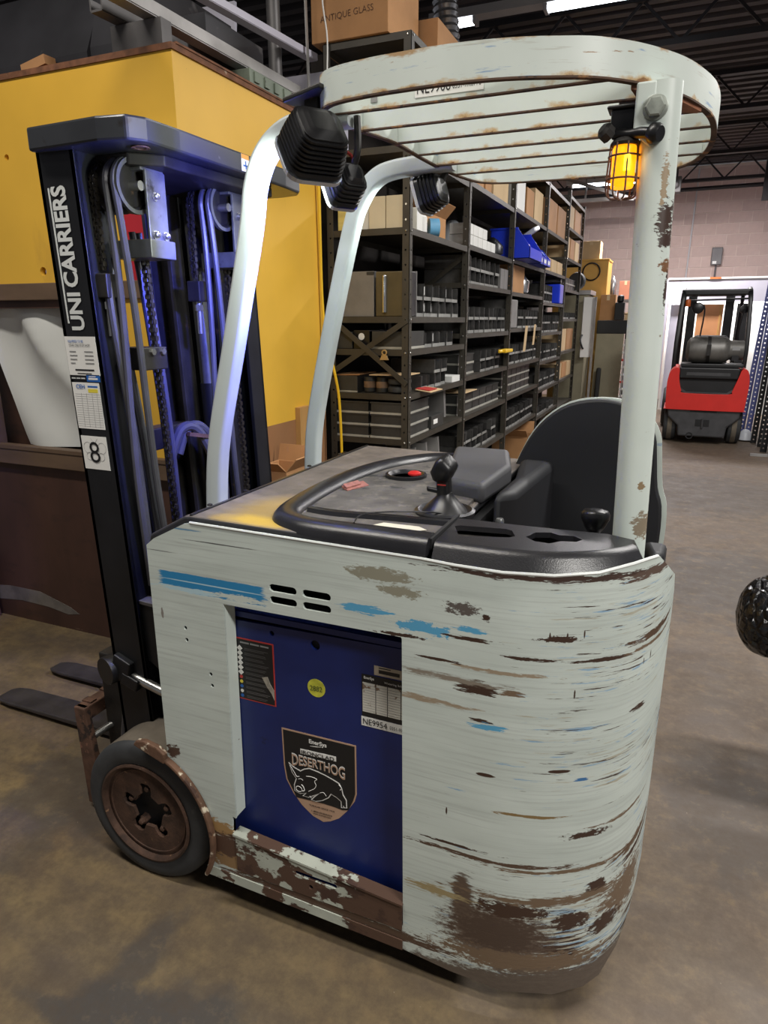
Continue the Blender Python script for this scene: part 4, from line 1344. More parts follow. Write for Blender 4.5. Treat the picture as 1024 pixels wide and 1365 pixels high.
obj('lug_edge', M().obox((-1.30, 1.40, .815), (.13, .0, -.006), (0, .02, 0), (0, 0, .006)), DKGALV, FL, smooth=0, bevel=.002)
tc = obj('tilt_pivot', M().lathe([(.024, .0), (.042, .0), (.044, .006), (.044, .20), (.024, .20)], (-1.485, 1.345, .585), (0.25, .97, .0), 28), BLACKM, FL, smooth=40)
obj('pivot_pin', M().lathe([(.020, .010), (.020, .018), (.010, .022)], (-1.485, 1.345, .585), (0.25, .97, .0), 14), CHROME, tc)
obj('tilt_bracket', M().obox((-1.43, 1.37, .60), (.030, .0, -.012), (0, .02, 0), (.010, 0, .035)).obox((-1.40, 1.36, .565), (.030, 0, -.010), (0, .012, 0), (.006, 0, .018)), BLACKM, FL, smooth=0, bevel=.004)
obj('tilt_rod', M().cyl((-1.40, 1.37, .575), (-1.17, 1.37, .52), .014, n=14), CHROME, FL)
# carriage and forks
cg = M().prism([(-1.70, .385), (-1.655, .385), (-1.645, .30), (-1.625, .10), (-1.64, .02), (-1.69, .02)], lambda a, b, c: (a, c, b), 1.395, 1.42)
obj('carriage_plate', cg, RUSTM, FL, 'rusty brown carriage end plate', smooth=0, bevel=.004)
obj('carriage_bar', M().box(-1.70, -1.655, 1.40, 2.12, .335, .385), RUSTM, FL, smooth=0, bevel=.004)
obj('carriage_bar', M().box(-1.70, -1.655, 1.42, 2.12, .08, .14), RUSTM, FL, smooth=0, bevel=.004)
for i in range(9):
    obj('bar_notch', M().box(-1.698, -1.66, 1.43 + i * .075, 1.455 + i * .075, .385, .391), RUSTM, FL, smooth=0)
obj('side_shift_rod', M().cyl((-1.66, 1.41, .27), (-1.60, 1.60, .30), .013, n=12), CHROME, FL)
obj('lift_chassis', M().box(-1.655, -1.50, 1.48, 2.04, .10, .55), DARKM, FL, smooth=0, bevel=.006)
obj('low_hose', M().tube(smooth_path([V(-1.50, 1.42, .40), V(-1.50, 1.40, .30), V(-1.48, 1.40, .24), V(-1.42, 1.42, .27)], 5), .010, 8), HOSE, FL)


def fork(y0, y1):
    f = M()
    t = [(-2.565, (y0 + y1) / 2 - .03), (-2.54, y0 + .008), (-2.48, y0), (-1.70, y0), (-1.70, y1), (-2.48, y1), (-2.54, y1 - .008), (-2.565, (y0 + y1) / 2 + .03)]
    n = len(t)
    def zt(x):
        return .050 if x > -2.2 else .050 - (-2.2 - x) / .365 * .022
    vs_ = [(a, b, .020) for a, b in t] + [(a, b, zt(a)) for a, b in t]
    f.add(vs_, [tuple(range(n))[::-1], tuple(range(n, 2 * n))] + [(k, (k + 1) % n, n + (k + 1) % n, n + k) for k in range(n)])
    f.box(-1.745, -1.70, y0, y1, .020, .50)
    return obj('fork', f, FORKM, FL, smooth=0, bevel=.004)


fork(1.71, 1.835)
fork(1.985, 2.09)
# lettering and labels on the near mast rail
T = Vector((-.041, 0, 1)).normalized()
def rail_pt(x, z):
    return (x, 1.3695, z)
text('lettering', 'UNI', SILVERP, FL, (-1.428, 1.3695, 1.575), T, (-1, 0, 0), width=.094, height=.046, bold=.034)
text('lettering', 'CARRIERS', SILVERP, FL, (-1.432, 1.3695, 1.682), T, (-1, 0, 0), width=.240, height=.050, bold=.034)
obj('letter_bar', M().obox(Vector((-1.491, 1.3688, 1.755)), T * .163, (.0022, 0, 0), (0, .0006, 0)), SILVERP, FL, smooth=0)
st = sticker('shop_sticker', (-1.503, 1.3695, 1.459), (1, 0, 0), T, .107, .100, WHITE, FL)
q = Vector((-1.496, 1.3685, 1.459))
text('lettering', 'EQUIPPED TO BE', PRINTB, st, q + V(.003, 0, .084), (1, 0, 0), T, width=.052, height=.007, bold=.01)
text('lettering', 'YOUR ONE STOP SHOP', PRINTK, st, q + V(.003, 0, .075), (1, 0, 0), T, width=.074, height=.006)
printed_lines(st, [(q.x + .003, q.y, q.z + .060 - i * .010, w_, .003) for i, w_ in enumerate((.022, .026, .024, .016))] + [(q.x + .055, q.y, q.z + .060 - i * .010, .030, .003) for i in range(4)], PRINTG)
printed_lines(st, [(q.x + .016, q.y, q.z + .012, .066, .004), (q.x + .022, q.y, q.z + .004, .050, .002)], PRINTK)
st = sticker('dark_strip', (-1.500, 1.3695, 1.446), (1, 0, 0), T, .055, .012, PRINTK, FL)
printed_lines(st, [(-1.497, 1.3687, 1.4495, .014, .003), (-1.480, 1.3687, 1.4495, .014, .003), (-1.463, 1.3687, 1.4495, .013, .003)], SILVERP)
st = sticker('blue_strip', (-1.444, 1.3695, 1.443), (1, 0, 0), T, .046, .018, PRINTB, FL)
printed_lines(st, [(-1.438, 1.3687, 1.448, .032, .005), (-1.436, 1.3687, 1.4555, .024, .002)], WHITE)
st = sticker('service_log_label', (-1.494, 1.3695, 1.316), (1, 0, 0), T, .095, .124, WHITE, FL)
text('lettering', 'CEH', PRINTB, st, (-1.484, 1.3687, 1.424), (1, 0, 0), T, width=.030, height=.011, bold=.02)
obj('yellow_patch', M().box(-1.444, -1.410, 1.3683, 1.3688, 1.414, 1.424), PRINTY, st, smooth=0)
printed_lines(st, [(-1.444, 1.3687, 1.428, .034, .004)], PRINTB)
gl = M()
for i in range(15):
    zz = 1.322 + i * .0062
    gl.box(-1.492, -1.402, 1.3684, 1.3688, zz, zz + .0006)
for xx in (-1.470, -1.452, -1.432, -1.415):
    gl.box(xx, xx + .0007, 1.3684, 1.3688, 1.320, 1.412)
obj('grid_lines', gl, PRINTG, st, smooth=0)
st = sticker('number_plate', (-1.487, 1.3695, 1.204), (1, 0, 0), T, .090, .092, WHITE, FL)
text('lettering', '8', PRINTK, st, (-1.444, 1.3686, 1.223), (1, 0, 0), T, height=.058, align='CENTER', bold=-.005)
bf = M()
for sx in (-1, 1):
    for dz, w_, h_ in ((.012, .030, .022), (-.012, .022, .016)):
        bf.tube([V(-1.444 + sx * (.010 + w_ * .5 + w_ * .5 * cos(t / 12 * 2 * pi)), 1.3684, 1.252 + dz + h_ * .7 * sin(t / 12 * 2 * pi)) for t in range(12)], .0004, 4, closed=True)
    bf.tube([V(-1.444 + sx * .004, 1.3684, 1.28), V(-1.444 + sx * .012, 1.3684, 1.290)], .0004, 4)
obj('butterfly_sketch', bf, PRINTG, st, smooth=0)

# ------------------------------------------------------------------ wheels
def wheel(cy, sgn):
    cx, cz, R = -1.285, .222, .222
    f = sgn
    t = obj('front_tyre', M().lathe([(.158, .004), (.163, .0), (.196, .0), (.212, .004), (.219, .012), (.222, .024), (.158, .024)], (cx, cy, cz), (0, f, 0), 56, close=True).lathe([(.158, .0245), (.222, .0245), (.222, .150), (.212, .165), (.16, .165)], (cx, cy, cz), (0, f, 0), 56, mi=1, close=True), [RUBBER, TREAD], FL, 'grey black solid tyre', smooth=40)
    rm = M()
    rot = radians(20)
    def xz(a, b, c):
        return (cx + a, cy + f * c, cz + b)
    ho = circ(0, 0, .152, 56)
    hub = circ(0, 0, .052, 24)
    # pockets for five studs joined to the hub opening
    pts = []
    for k in range(5):
        a0 = rot + 2 * pi * k / 5
        for da, r in ((-.50, .053), (-.34, .055), (-.31, .070), (-.25, .084), (-.12, .091), (.12, .091), (.25, .084), (.31, .070), (.34, .055), (.50, .053)):
            pts.append((r * cos(a0 + da), r * sin(a0 + da)))
    sheet(rm, ho, [pts], lambda a, b, c: xz(a, b, .012 + c), .010)
    rm.uv = None
    ro = obj('wheel_rim', rm, RIM, FL, 'rusty brown wheel disc', smooth=30)
    obj('rim_ring', M().lathe([(.160, .0), (.160, -.004), (.154, -.006), (.149, -.002), (.146, .010), (.150, .012)], (cx, cy, cz), (0, f, 0), 56, close=True), RIM, ro, smooth=40)
    obj('rim_bead', M().lathe([(.138, .013), (.137, .009), (.133, .009), (.132, .013)], (cx, cy, cz), (0, f, 0), 56, close=True), RIM, ro, smooth=40)
    obj('hub_back', M().lathe([(.002, .045), (.10, .045), (.10, .05), (.002, .05)], (cx, cy, cz), (0, f, 0), 30), DARKIN, ro)
    for k in range(5):
        a0 = rot + 2 * pi * k / 5
        p = xz(.068 * cos(a0), .068 * sin(a0), .045)
        obj('wheel_nut', M().lathe([(.014, 0), (.014, .018), (.010, .020), (.008, .030), (.003, .032)], p, (0, -f, 0), 6), RIM, ro, smooth=30)


wheel(1.243, 1)
wheel(2.297, -1)
obj('drive_tyre', M().lathe([(.03, 0), (.14, 0), (.15, .02), (.15, .13), (.14, .15), (.03, .15)], (-.18, 1.70, .15), (0, 1, 0), 28), RUBBER, FL)
obj('axle_beam', M().box(-1.36, -1.20, 1.42, 2.12, .15, .29), DARKIN, FL, smooth=0)
obj('wheel_well_plate', M().box(-1.07, -1.055, 1.26, 1.44, .10, .45), DARKIN, FL, smooth=0)

# ------------------------------------------------------------------ traction battery inside the truck (a thing of its own)
BT = thing('traction_battery', 'blue steel traction battery with shield emblem seen through the forklift side opening', 'battery', (-.72, 1.72, .14))
BYF = 1.288
bc_ = M()
sheet(bc_, [(-1.0, .145), (-.465, .145), (-.465, .885), (-1.0, .875)], [circ(-.729, .850, .013, 14), circ(-.85, .858, .007, 8)], lambda a, b, c: (a, BYF + c, b), .008)
bc_.uv = None
bc_.box(-1.0, -.99, BYF + .008, 2.18, .145, .875).box(-.475, -.465, BYF + .008, 2.18, .145, .875).box(-1.0, -.465, 2.17, 2.18, .145, .875).box(-1.0, -.465, BYF + .008, 2.18, .145, .16)
obj('case', bc_, BATBLUE, BT, smooth=0)
obj('cell_top', M().box(-.985, -.48, BYF + .012, 2.16, .80, .862), DARKIN, BT, smooth=0)
obj('connector', M().box(-.62, -.54, BYF + .03, 1.40, .862, .93).tube(smooth_path([V(-.9, 1.40, .87), V(-.8, 1.36, .915), V(-.7, 1.36, .905), V(-.6, 1.37, .90)], 5), .014, 8), DARKIN, BT)
obj('top_rail', M().box(-.99, -.47, BYF + .002, BYF + .03, .885, .90), BATBLUE, BT, smooth=0)
ye = obj('inspection_sticker', M().lathe([(.0245, 0), (.0245, .0008)], (-.729, BYF, .735), (0, -1, 0), 24), mat('faded_yellow_sticker', (196, 196, 66), 0.6, 0, 0.15, 40), BT, 'round faded yellow sticker')
text('lettering', '2882', mat('dark_green_ink', (70, 84, 40), 0.7), ye, (-.729, BYF - .0008, .727), (1, 0, .05), (0, 0, 1), width=.034, height=.014, align='CENTER')
# warning sticker
ws = sticker('warning_sticker', (-.962, BYF, .654), (1, 0, 0), (0, 0, 1), .115, .175, PRINTR, BT)
obj('dark_field', M().box(-.9585, -.8505, BYF - .0014, BYF - .0008, .6575, .8255), PRINTK, ws, smooth=0)
printed_lines(ws, [(-.945, BYF - .0014, .815, .026, .004), (-.915, BYF - .0014, .815, .026, .004), (-.885, BYF - .0014, .815, .024, .004)], PRINTG)
for i in range(11):
    zz = .800 - i * .0135
    mm = (WHITE, WHITE, WHITE, WHITE, WHITE, WHITE, PRINTR, PRINTY, PRINTB, WHITE, PRINTB)[i]
    obj('pictogram', M().obox((-.9475, BYF - .0017, zz), (.0042, 0, .0042), (0, .0004, 0), (-.0042, 0, .0042)) if i < 6 else M().lathe([(.0048, 0), (.0048, .0006)], (-.9475, BYF - .0013, zz), (0, -1, 0), 12), mm, ws, smooth=0)
    printed_lines(ws, [(-.934, BYF - .0014, zz + .001, .070 - .008 * (i % 3), .0014), (-.934, BYF - .0014, zz - .003, .058 + .006 * (i % 2), .0014)], DKGALV)
obj('torn_paper', M().prism([(-.884, .730), (-.868, .735), (-.860, .715), (-.850, .700), (-.850, .672), (-.858, .690), (-.870, .705)], lambda a, b, c: (a, c, b), BYF - .0026, BYF - .0014), mat('torn_label_paper', (150, 144, 132), 0.8, 0, 0.3, 60), ws, smooth=0)
# data plate, number label
dp = sticker('data_plate', (-.606, BYF, .690), (1, 0, 0), (0, 0, 1), .139, .112, PRINTK, BT)
obj('white_cells', M().box(-.604, -.571, BYF - .0014, BYF - .0008, .703, .781).box(-.569, -.541, BYF - .0014, BYF - .0008, .703, .781).box(-.539, -.507, BYF - .0014, BYF - .0008, .703, .781).box(-.505, -.470, BYF - .0014, BYF - .0008, .703, .781), mat('worn_plate_white', (206, 204, 194), 0.6, 0, 0.05, 9, spots=[((120, 92, 66), 34, 0.60)]), dp, smooth=0)
gl = M()
for i in range(11):
    gl.box(-.603, -.470, BYF - .0018, BYF - .0014, .708 + i * .0066, .7085 + i * .0066)
obj('rule_lines', gl, PRINTG, dp, smooth=0)
text('lettering', 'EnerSys', WHITE, dp, (-.600, BYF - .0008, .789), (1, 0, 0), (0, 0, 1), width=.026, height=.009, bold=.02)
text('lettering', 'Watering Schedule', WHITE, dp, (-.548, BYF - .0008, .787), (1, 0, 0), (0, 0, 1), width=.062, height=.007)
bl = sticker('small_plate', (-.574, BYF, .806), (1, 0, 0), (0, 0, 1), .085, .024, mat('dusty_plate', (176, 164, 146), 0.6, 0, 0.1, 30), BT)
printed_lines(bl, [(-.562, BYF - .0008, .812, .052, .009), (-.562, BYF - .0008, .825, .030, .002)], PRINTK)
nb = sticker('number_label', (-.608, BYF, .664), (1, 0, 0), (0, 0, 1), .141, .025, WHITE, BT)
text('lettering', 'NE9954', PRINTK, nb, (-.603, BYF - .0008, .669), (1, 0, 0), (0, 0, 1), width=.062, height=.016)
text('lettering', '0351-9X0770', PRINTK, nb, (-.534, BYF - .0008, .671), (1, 0, 0), (0, 0, 1), width=.055, height=.009)
# shield emblem with a charging boar
SH = [(-.8343, .5978), (-.6233, .6017), (-.6231, .461), (-.6292, .4383), (-.6484, .4058), (-.6739, .3734), (-.6996, .3557), (-.7204, .3471), (-.7512, .356), (-.7819, .3788), (-.8071, .4089), (-.8267, .4462), (-.8322, .4874)]
def flat(poly, y, th=.0006):
    return M().prism(poly, lambda a, b, c: (a, c, b), y - th, y)
def shrink(poly, d):
    out = []
    n = len(poly)
    ar = sum(poly[i][0] * poly[(i + 1) % n][1] - poly[(i + 1) % n][0] * poly[i][1] for i in range(n))
    sg = 1 if ar > 0 else -1
    for i in range(n):
        p0, p1, p2 = Vector(poly[i - 1]), Vector(poly[i]), Vector(poly[(i + 1) % n])
        e1, e2 = (p1 - p0).normalized(), (p2 - p1).normalized()
        n1, n2 = Vector((-e1.y, e1.x)) * sg, Vector((-e2.y, e2.x)) * sg
        b = (n1 + n2)
        if b.length < 1e-3:
            b = n1
        b = b.normalized() / max(.5, b.normalized().dot(n1))
        out.append(tuple(p1 + b * d))
    return out
sh = obj('shield_emblem', flat(SH, BYF), TANP, BT, 'tan-edged black shield emblem', smooth=0)
inn = shrink(SH, .0042)
up = [p for p in inn if p[1] > .42]
blk = [p for p in inn if p[1] > .43] 
blk = [inn[0], inn[1], inn[2], inn[3], (-.6470, .4068), (-.664, .402), (-.690, .404), (-.720, .404), (-.75, .402), (-.7982, .3990), inn[10], inn[11], inn[12]]
obj('black_field', flat(blk, BYF - .0006), PRINTK, sh, smooth=0)
text('lettering', 'EnerSys', WHITE, sh, (-.729, BYF - .0012, .571), (1, 0, 0), (0, 0, 1), width=.050, height=.016, align='CENTER', bold=.03)
obj('white_swoosh', flat([(-.752, .566), (-.735, .5675), (-.716, .572), (-.735, .5695)], BYF - .0012), WHITE, sh, smooth=0)
obj('white_box', flat([(-.7805, .5365), (-.6785, .5415), (-.6785, .5555), (-.7805, .5510)], BYF - .0012), WHITE, sh, smooth=0)
text('lettering', 'IRONCLAD', PRINTK, sh, (-.730, BYF - .0018, .5395), (1, 0, .04), (0, 0, 1), width=.094, height=.011, align='CENTER', bold=.014)
for nm, mt, bo, y_, hh in (('white_letter_edge', WHITE, .022, .0012, .0375), ('lettering', TANP, .0, .0018, .034)):
    o_ = text(nm, 'DESERTHOG', mt, sh, (-.730, BYF - y_, .494 + (.0015 if bo < .05 else 0)), (1, 0, 0), (0, 0, 1), width=.152 if bo < .05 else .157, height=hh, align='CENTER', bold=bo)
    for v in o_.data.vertices:     # letters fan taller towards both ends
        u = (v.co.x + BT.location.x + .730) / .078
        zz = v.co.z + BT.location.z
        v.co.z = (.530 + (zz - .530) * (0.72 + .34 * u * u)) - BT.location.z
HOG = [(-.8138, .497), (-.8026, .4896), (-.7821, .4829), (-.7698, .4925), (-.7556, .4985), (-.7314, .4957), (-.7113, .4918), (-.6914, .4860), (-.6718, .4790), (-.6651, .4662), (-.6615, .449), (-.6528, .436), (-.6522, .4152), (-.6641, .4124), (-.6648, .4296), (-.6776, .4377), (-.695, .4438), (-.7029, .4297), (-.721, .4155), (-.7393, .4072), (-.7496, .4082), (-.7414, .4187), (-.7256, .4353), (-.7465, .4224), (-.7608, .4126), (-.7743, .4126), (-.7645, .4243), (-.7857, .4167), (-.7997, .421), (-.8006, .4368), (-.7934, .4588), (-.8054, .4739)]
obj('boar_outline', flat(shrink(HOG, -.0026), BYF - .0022), WHITE, sh, smooth=0)
obj('boar', flat(HOG, BYF - .0028), PRINTK, sh, 'black boar outlined in white', smooth=0)
ln = M()
def stroke(pts, r=.0008):
    ln.tube(smooth_path([V(a, BYF - .0034, b) for a, b in pts], 4), r, 4)
stroke([(-.765, .4745), (-.750, .4770), (-.734, .4745), (-.741, .466), (-.737, .455), (-.742, .444), (-.752, .436), (-.760, .430)])
stroke([(-.812, .494), (-.800, .476), (-.7934, .466), (-.785, .468)])
stroke([(-.789, .459), (-.781, .462), (-.775, .459)], .0006)
stroke([(-.796, .434), (-.789, .437), (-.781, .434), (-.780, .425), (-.788, .421), (-.796, .425), (-.796, .434)])
stroke([(-.780, .445), (-.774, .439), (-.772, .429), (-.778, .426)], .0012)
stroke([(-.726, .436), (-.716, .440), (-.708, .432)], .0007)
stroke([(-.672, .478), (-.664, .470), (-.668, .462)], .0009)
stroke([(-.757, .418), (-.752, .412)], .0006)
stroke([(-.660, .418), (-.657, .413)], .0006)
obj('boar_lines', ln, WHITE, sh, smooth=0)
for i, (body, zz, ww) in enumerate((('TUBULAR SINCE 1910', .3865, .074), ('1-800-ENERSYS', .3705, .060), ('www.enersys.com', .3625, .052))):
    text('lettering', body, PRINTK, sh, (-.7235, BYF - .0006, zz), (1, 0, .02), (0, 0, 1), width=ww, height=.0048, align='CENTER', bold=.015)
for a, b in ((-.823, .588), (-.782, .588), (-.684, .590), (-.634, .590), (-.822, .54), (-.633, .54), (-.633, .47), (-.822, .47), (-.800, .432), (-.645, .42)):
    obj('print_dot', M().lathe([(.0032, 0), (.0032, .0005)], (a, BYF - .0006, b), (0, -1, 0), 10), PRINTG, sh, smooth=0)


# ------------------------------------------------------------------ yellow booth
BF, BX1 = 2.40, -1.905          # front face Y, right face X
BTOP = 2.595
BO = thing('booth', 'yellow and brown plywood booth with a white curtained window, behind the forklift mast', 'booth', (-3.2, 3.0, 0))
ff = M()
sheet(ff, [(-5.2, 1.735), (BX1, 1.735), (BX1, BTOP), (-5.2, BTOP)], [circ(-2.720, 1.815, .020, 12), circ(-2.853, 2.298, .014, 8)], lambda a, b, c: (a, BF + c, b), .03)
ff.uv = None
obj('yellow_front_panel', ff, YELLOW, BO, smooth=0)
obj('yellow_side_panel', M().box(BX1 - .03, BX1, BF + .03, 3.58, 1.075, BTOP), YELLOW, BO, smooth=0)
obj('brown_side_panel', M().box(BX1 - .03, BX1, BF + .03, 3.58, 0, 1.075), TANPLY, BO, 'tan brown lower side panel', smooth=0)
obj('brown_front_panel', M().box(-5.2, BX1, BF, BF + .03, 0, .895), BROWNPLY, BO, 'scuffed dark brown lower front panel', smooth=0)
obj('grey_smear', M().prism([(-3.40, .17), (-3.28, .185), (-3.05, .185), (-2.84, .13), (-2.78, .10), (-2.86, .085), (-3.0, .105), (-3.2, .11), (-3.40, .09)], lambda a, b, c: (a, c, b), BF - .002, BF), mat('grey_paint_smear', (108, 102, 96), 0.8, 0, 0.2, 9), BO, smooth=0)
obj('window_sill', M().box(-5.2, BX1 - .1, BF - .035, BF + .05, .895, .985), TRIMW, BO, smooth=0, bevel=.004)
obj('sill_strip', M().box(-5.2, BX1 - .1, BF - .04, BF, .975, .993), TRIMW, BO, smooth=0)
obj('window_head', M().box(-5.2, BX1 - .1, BF - .015, BF + .05, 1.690, 1.765), TRIMW, BO, smooth=0, bevel=.004)
obj('inner_head', M().box(-5.2, BX1 - .1, BF + .01, BF + .05, 1.655, 1.690), BROWNPLY, BO, smooth=0)
obj('corner_board', M().box(-2.4, BX1, BF, BF + .03, .895, 1.735), YELLOW, BO, smooth=0)
obj('window_post', M().box(-3.30, -3.19, BF + .0, BF + .05, .985, 1.69), TRIMW, BO, smooth=0)
cu = M()
N1, N2 = 44, 14
for j in range(N2 + 1):
    v_ = j / N2
    for i in range(N1 + 1):
        u_ = i / N1
        xl = -3.24 + .20 * (1 - v_) ** 1.3
        x = xl + (-2.35 - xl) * u_
        z = .985 + (1.665 - .985) * v_
        w = .022 * sin(9 * u_ + 5 * v_) + .016 * sin(17 * u_ * (0.4 + .6 * v_) + 7 * (1 - v_)) + .018 * math.exp(-((u_ - .25 - .6 * (1 - v_)) / .07) ** 2)
        cu.v.append((x, BF + .075 - w, z))
for j in range(N2):
    for i in range(N1):
        a = j * (N1 + 1) + i
        cu.f.append([a, a + 1, a + N1 + 2, a + N1 + 1])
        cu.mi.append(0)
obj('curtain', cu, CURTAIN, BO, 'white curtain hanging in soft folds', smooth=80)
obj('back_board', M().box(-5.2, -1.94, BF + .14, BF + .16, .9, 1.74), BROWNPLY, BO, smooth=0)
obj('roof_board', M().box(-5.2, BX1 + .008, BF - .008, 3.58, BTOP, BTOP + .022), EDGEW, BO, 'raw chipped board edge along the top', smooth=0)
obj('top_board', M().box(-5.2, BX1 + .012, BF + .02, 3.58, BTOP + .022, BTOP + .030), EDGEW, BO, smooth=0)
obj('red_patch', M().box(-2.22, -2.046, BF - .003, BF, 1.719, 2.125), REDP, BO, 'red painted sign patch', smooth=0)
obj('corner_stud', M().box(BX1 + .0, BX1 + .03, 3.225, 3.34, 0, 1.14), STUD, BO, 'bare timber stud', smooth=0)
obj('end_board', M().box(BX1 - .6, BX1 - .03, 3.55, 3.58, 0, BTOP), YELLOW, BO, smooth=0)
tag(obj('air_hose', M().tube(smooth_path([V(-1.885, 3.52, 2.35), V(-1.888, 3.53, 2.0), V(-1.886, 3.535, 1.7), V(-1.87, 3.54, 1.5), V(-1.82, 3.545, 1.3), V(-1.80, 3.56, 1.1), V(-1.79, 3.56, .6), V(-1.79, 3.56, 0.01)], 5), .008, 8), YELP), 'yellow air hose hanging down the far edge of the booth side', 'hose')
tag(obj('timber_offcut', M().box(-3.46, -3.36, BF - .12, BF - .02, 0, .36), RUSTM, smooth=0, bevel=.004), 'red brown post stub against the booth at the far left edge', 'post')

# on the roof of the booth
hdm = M()
hdm.prism([(2.50, BTOP + .03), (2.50, BTOP + .09), (2.64, BTOP + .40), (3.3, BTOP + .40), (3.3, BTOP + .03)], lambda a, b, c: (c, a, b), -5.0, -2.42)
D_ = thing('duct_hood', 'large dark sheet metal hood lying on the booth roof', 'hood', (-3.4, 2.9, BTOP + .03))
obj('hood_shell', hdm, DUCTM, D_, smooth=0)
obj('end_panel', M().prism([(2.52, BTOP + .03), (2.52, BTOP + .11), (2.62, BTOP + .42), (3.3, BTOP + .42), (3.3, BTOP + .03)], lambda a, b, c: (c, a, b), -2.42, -2.24), DUCTM, D_, smooth=0)
obj('seam_strip', M().beam((-2.235, 2.515, BTOP + .03), (-2.235, 2.515, BTOP + .12), .012, .012).beam((-2.235, 2.515, BTOP + .12), (-2.235, 2.62, BTOP + .42), .012, .012), GALV, D_, smooth=0)
tag(obj('board_scrap', M().obox((-2.66, 2.46, BTOP + .052), (.07, .0, .012), (0, .03, 0), (-.002, 0, .018)), CARD, smooth=0), 'small brown board scrap on the booth roof edge', 'board')
tag(obj('board_scrap', M().obox((-3.02, 2.46, BTOP + .049), (.07, .0, -.006), (0, .03, 0), (0, 0, .015)), CARD, smooth=0), 'brown board scrap at the far left of the booth roof', 'board')


def rail(p0, p1, w, h, label, m_=GALV):
    p0, p1 = Vector(p0), Vector(p1)
    t = M().beam(p0, p1, w, h * .2).beam(p0 + V(-w / 2, 0, h / 2), p1 + V(-w / 2, 0, h / 2), w * .12, h).beam(p0 + V(w / 2, 0, h / 2), p1 + V(w / 2, 0, h / 2), w * .12, h)
    return tag(obj('steel_rail', t, m_, smooth=0), label, 'rail', None)


rail((-2.02, 2.05, BTOP + .128), (-2.0, 3.50, BTOP + .132), .06, .045, 'lower galvanised steel rail lying along the booth roof')
rail((-2.16, 2.30, BTOP + .128), (-2.13, 3.60, BTOP + .132), .055, .04, 'upper galvanised steel rail lying along the booth roof', DKGALV)
tag(obj('rail_support', M().box(-2.21, -1.96, 2.42, 2.48, BTOP + .03, BTOP + .122), DKGALV, smooth=0), 'grey cross support under the near ends of the steel rails', 'support')
tag(obj('rail_support', M().box(-2.21, -1.98, 3.34, 3.39, BTOP + .03, BTOP + .126), DKGALV, smooth=0), 'grey cross support under the far ends of the steel rails', 'support')
rail((-2.00, 2.50, BTOP + .285), (-1.98, 3.67, BTOP + .345), .05, .03, 'pale edged beam above the steel rails', LAVW)
tag(obj('cover_board', M().box(-2.22, -2.03, 2.8, 3.25, BTOP + .175, BTOP + .28), DUCTM, smooth=0), 'dark board under the pale edged beam', 'board')
tag(obj('lavender_sheet', M().obox((-2.42, 3.345, BTOP + .292), (.17, 0, 0), (0, .01, .0), (0, .02, .26)), LAVW, smooth=0), 'pale lavender sheet standing behind the steel rails', 'panel')
tag(obj('upright_pipe', M().cyl((-2.08, 3.45, BTOP + .03), (-2.09, 3.45, BTOP + 1.2), .034, n=18), DKGALV), 'grey upright pipe rising from the booth roof', 'pipe')
tag(obj('flat_bar', M().beam((-1.93, 3.53, BTOP + .03), (-1.95, 3.53, BTOP + 1.1), .02, .006), GALV, smooth=0), 'thin flat bar leaning on the upright pipe', 'bar')
tag(obj('hanging_wire', M().tube(smooth_path([V(-1.86, 3.6, BTOP + .9), V(-1.87, 3.58, BTOP + .6), V(-1.855, 3.6, BTOP + .40), V(-1.85, 3.56, BTOP + .1)], 5), .004, 6), WHITE), 'white wire hanging beside the upright pipe', 'wire')
gt = thing('metal_tray', 'grey green metal box with tabs on the booth roof edge', 'box', (-1.97, 3.12, BTOP + .03))
g0 = M().box(-2.03, -1.915, 2.95, 3.32, BTOP + .03, BTOP + .10)
obj('box_body', g0, GREENM, gt, smooth=0, bevel=.004)
for i in range(4):
    obj('tab', M().box(-1.915, -1.907, 2.98 + i * .085, 3.02 + i * .085, BTOP + .05, BTOP + .09), GREENM, gt, smooth=0)
tag(obj('grey_cabinet', M().box(-2.35, -1.935, 3.70, 4.0, BTOP - .1, BTOP + .30).box(-1.935, -1.93, 3.74, 3.86, BTOP + .1, BTOP + .24), LAVW, smooth=0, bevel=.006), 'pale grey metal cabinet end beyond the upright pipe', 'cabinet')

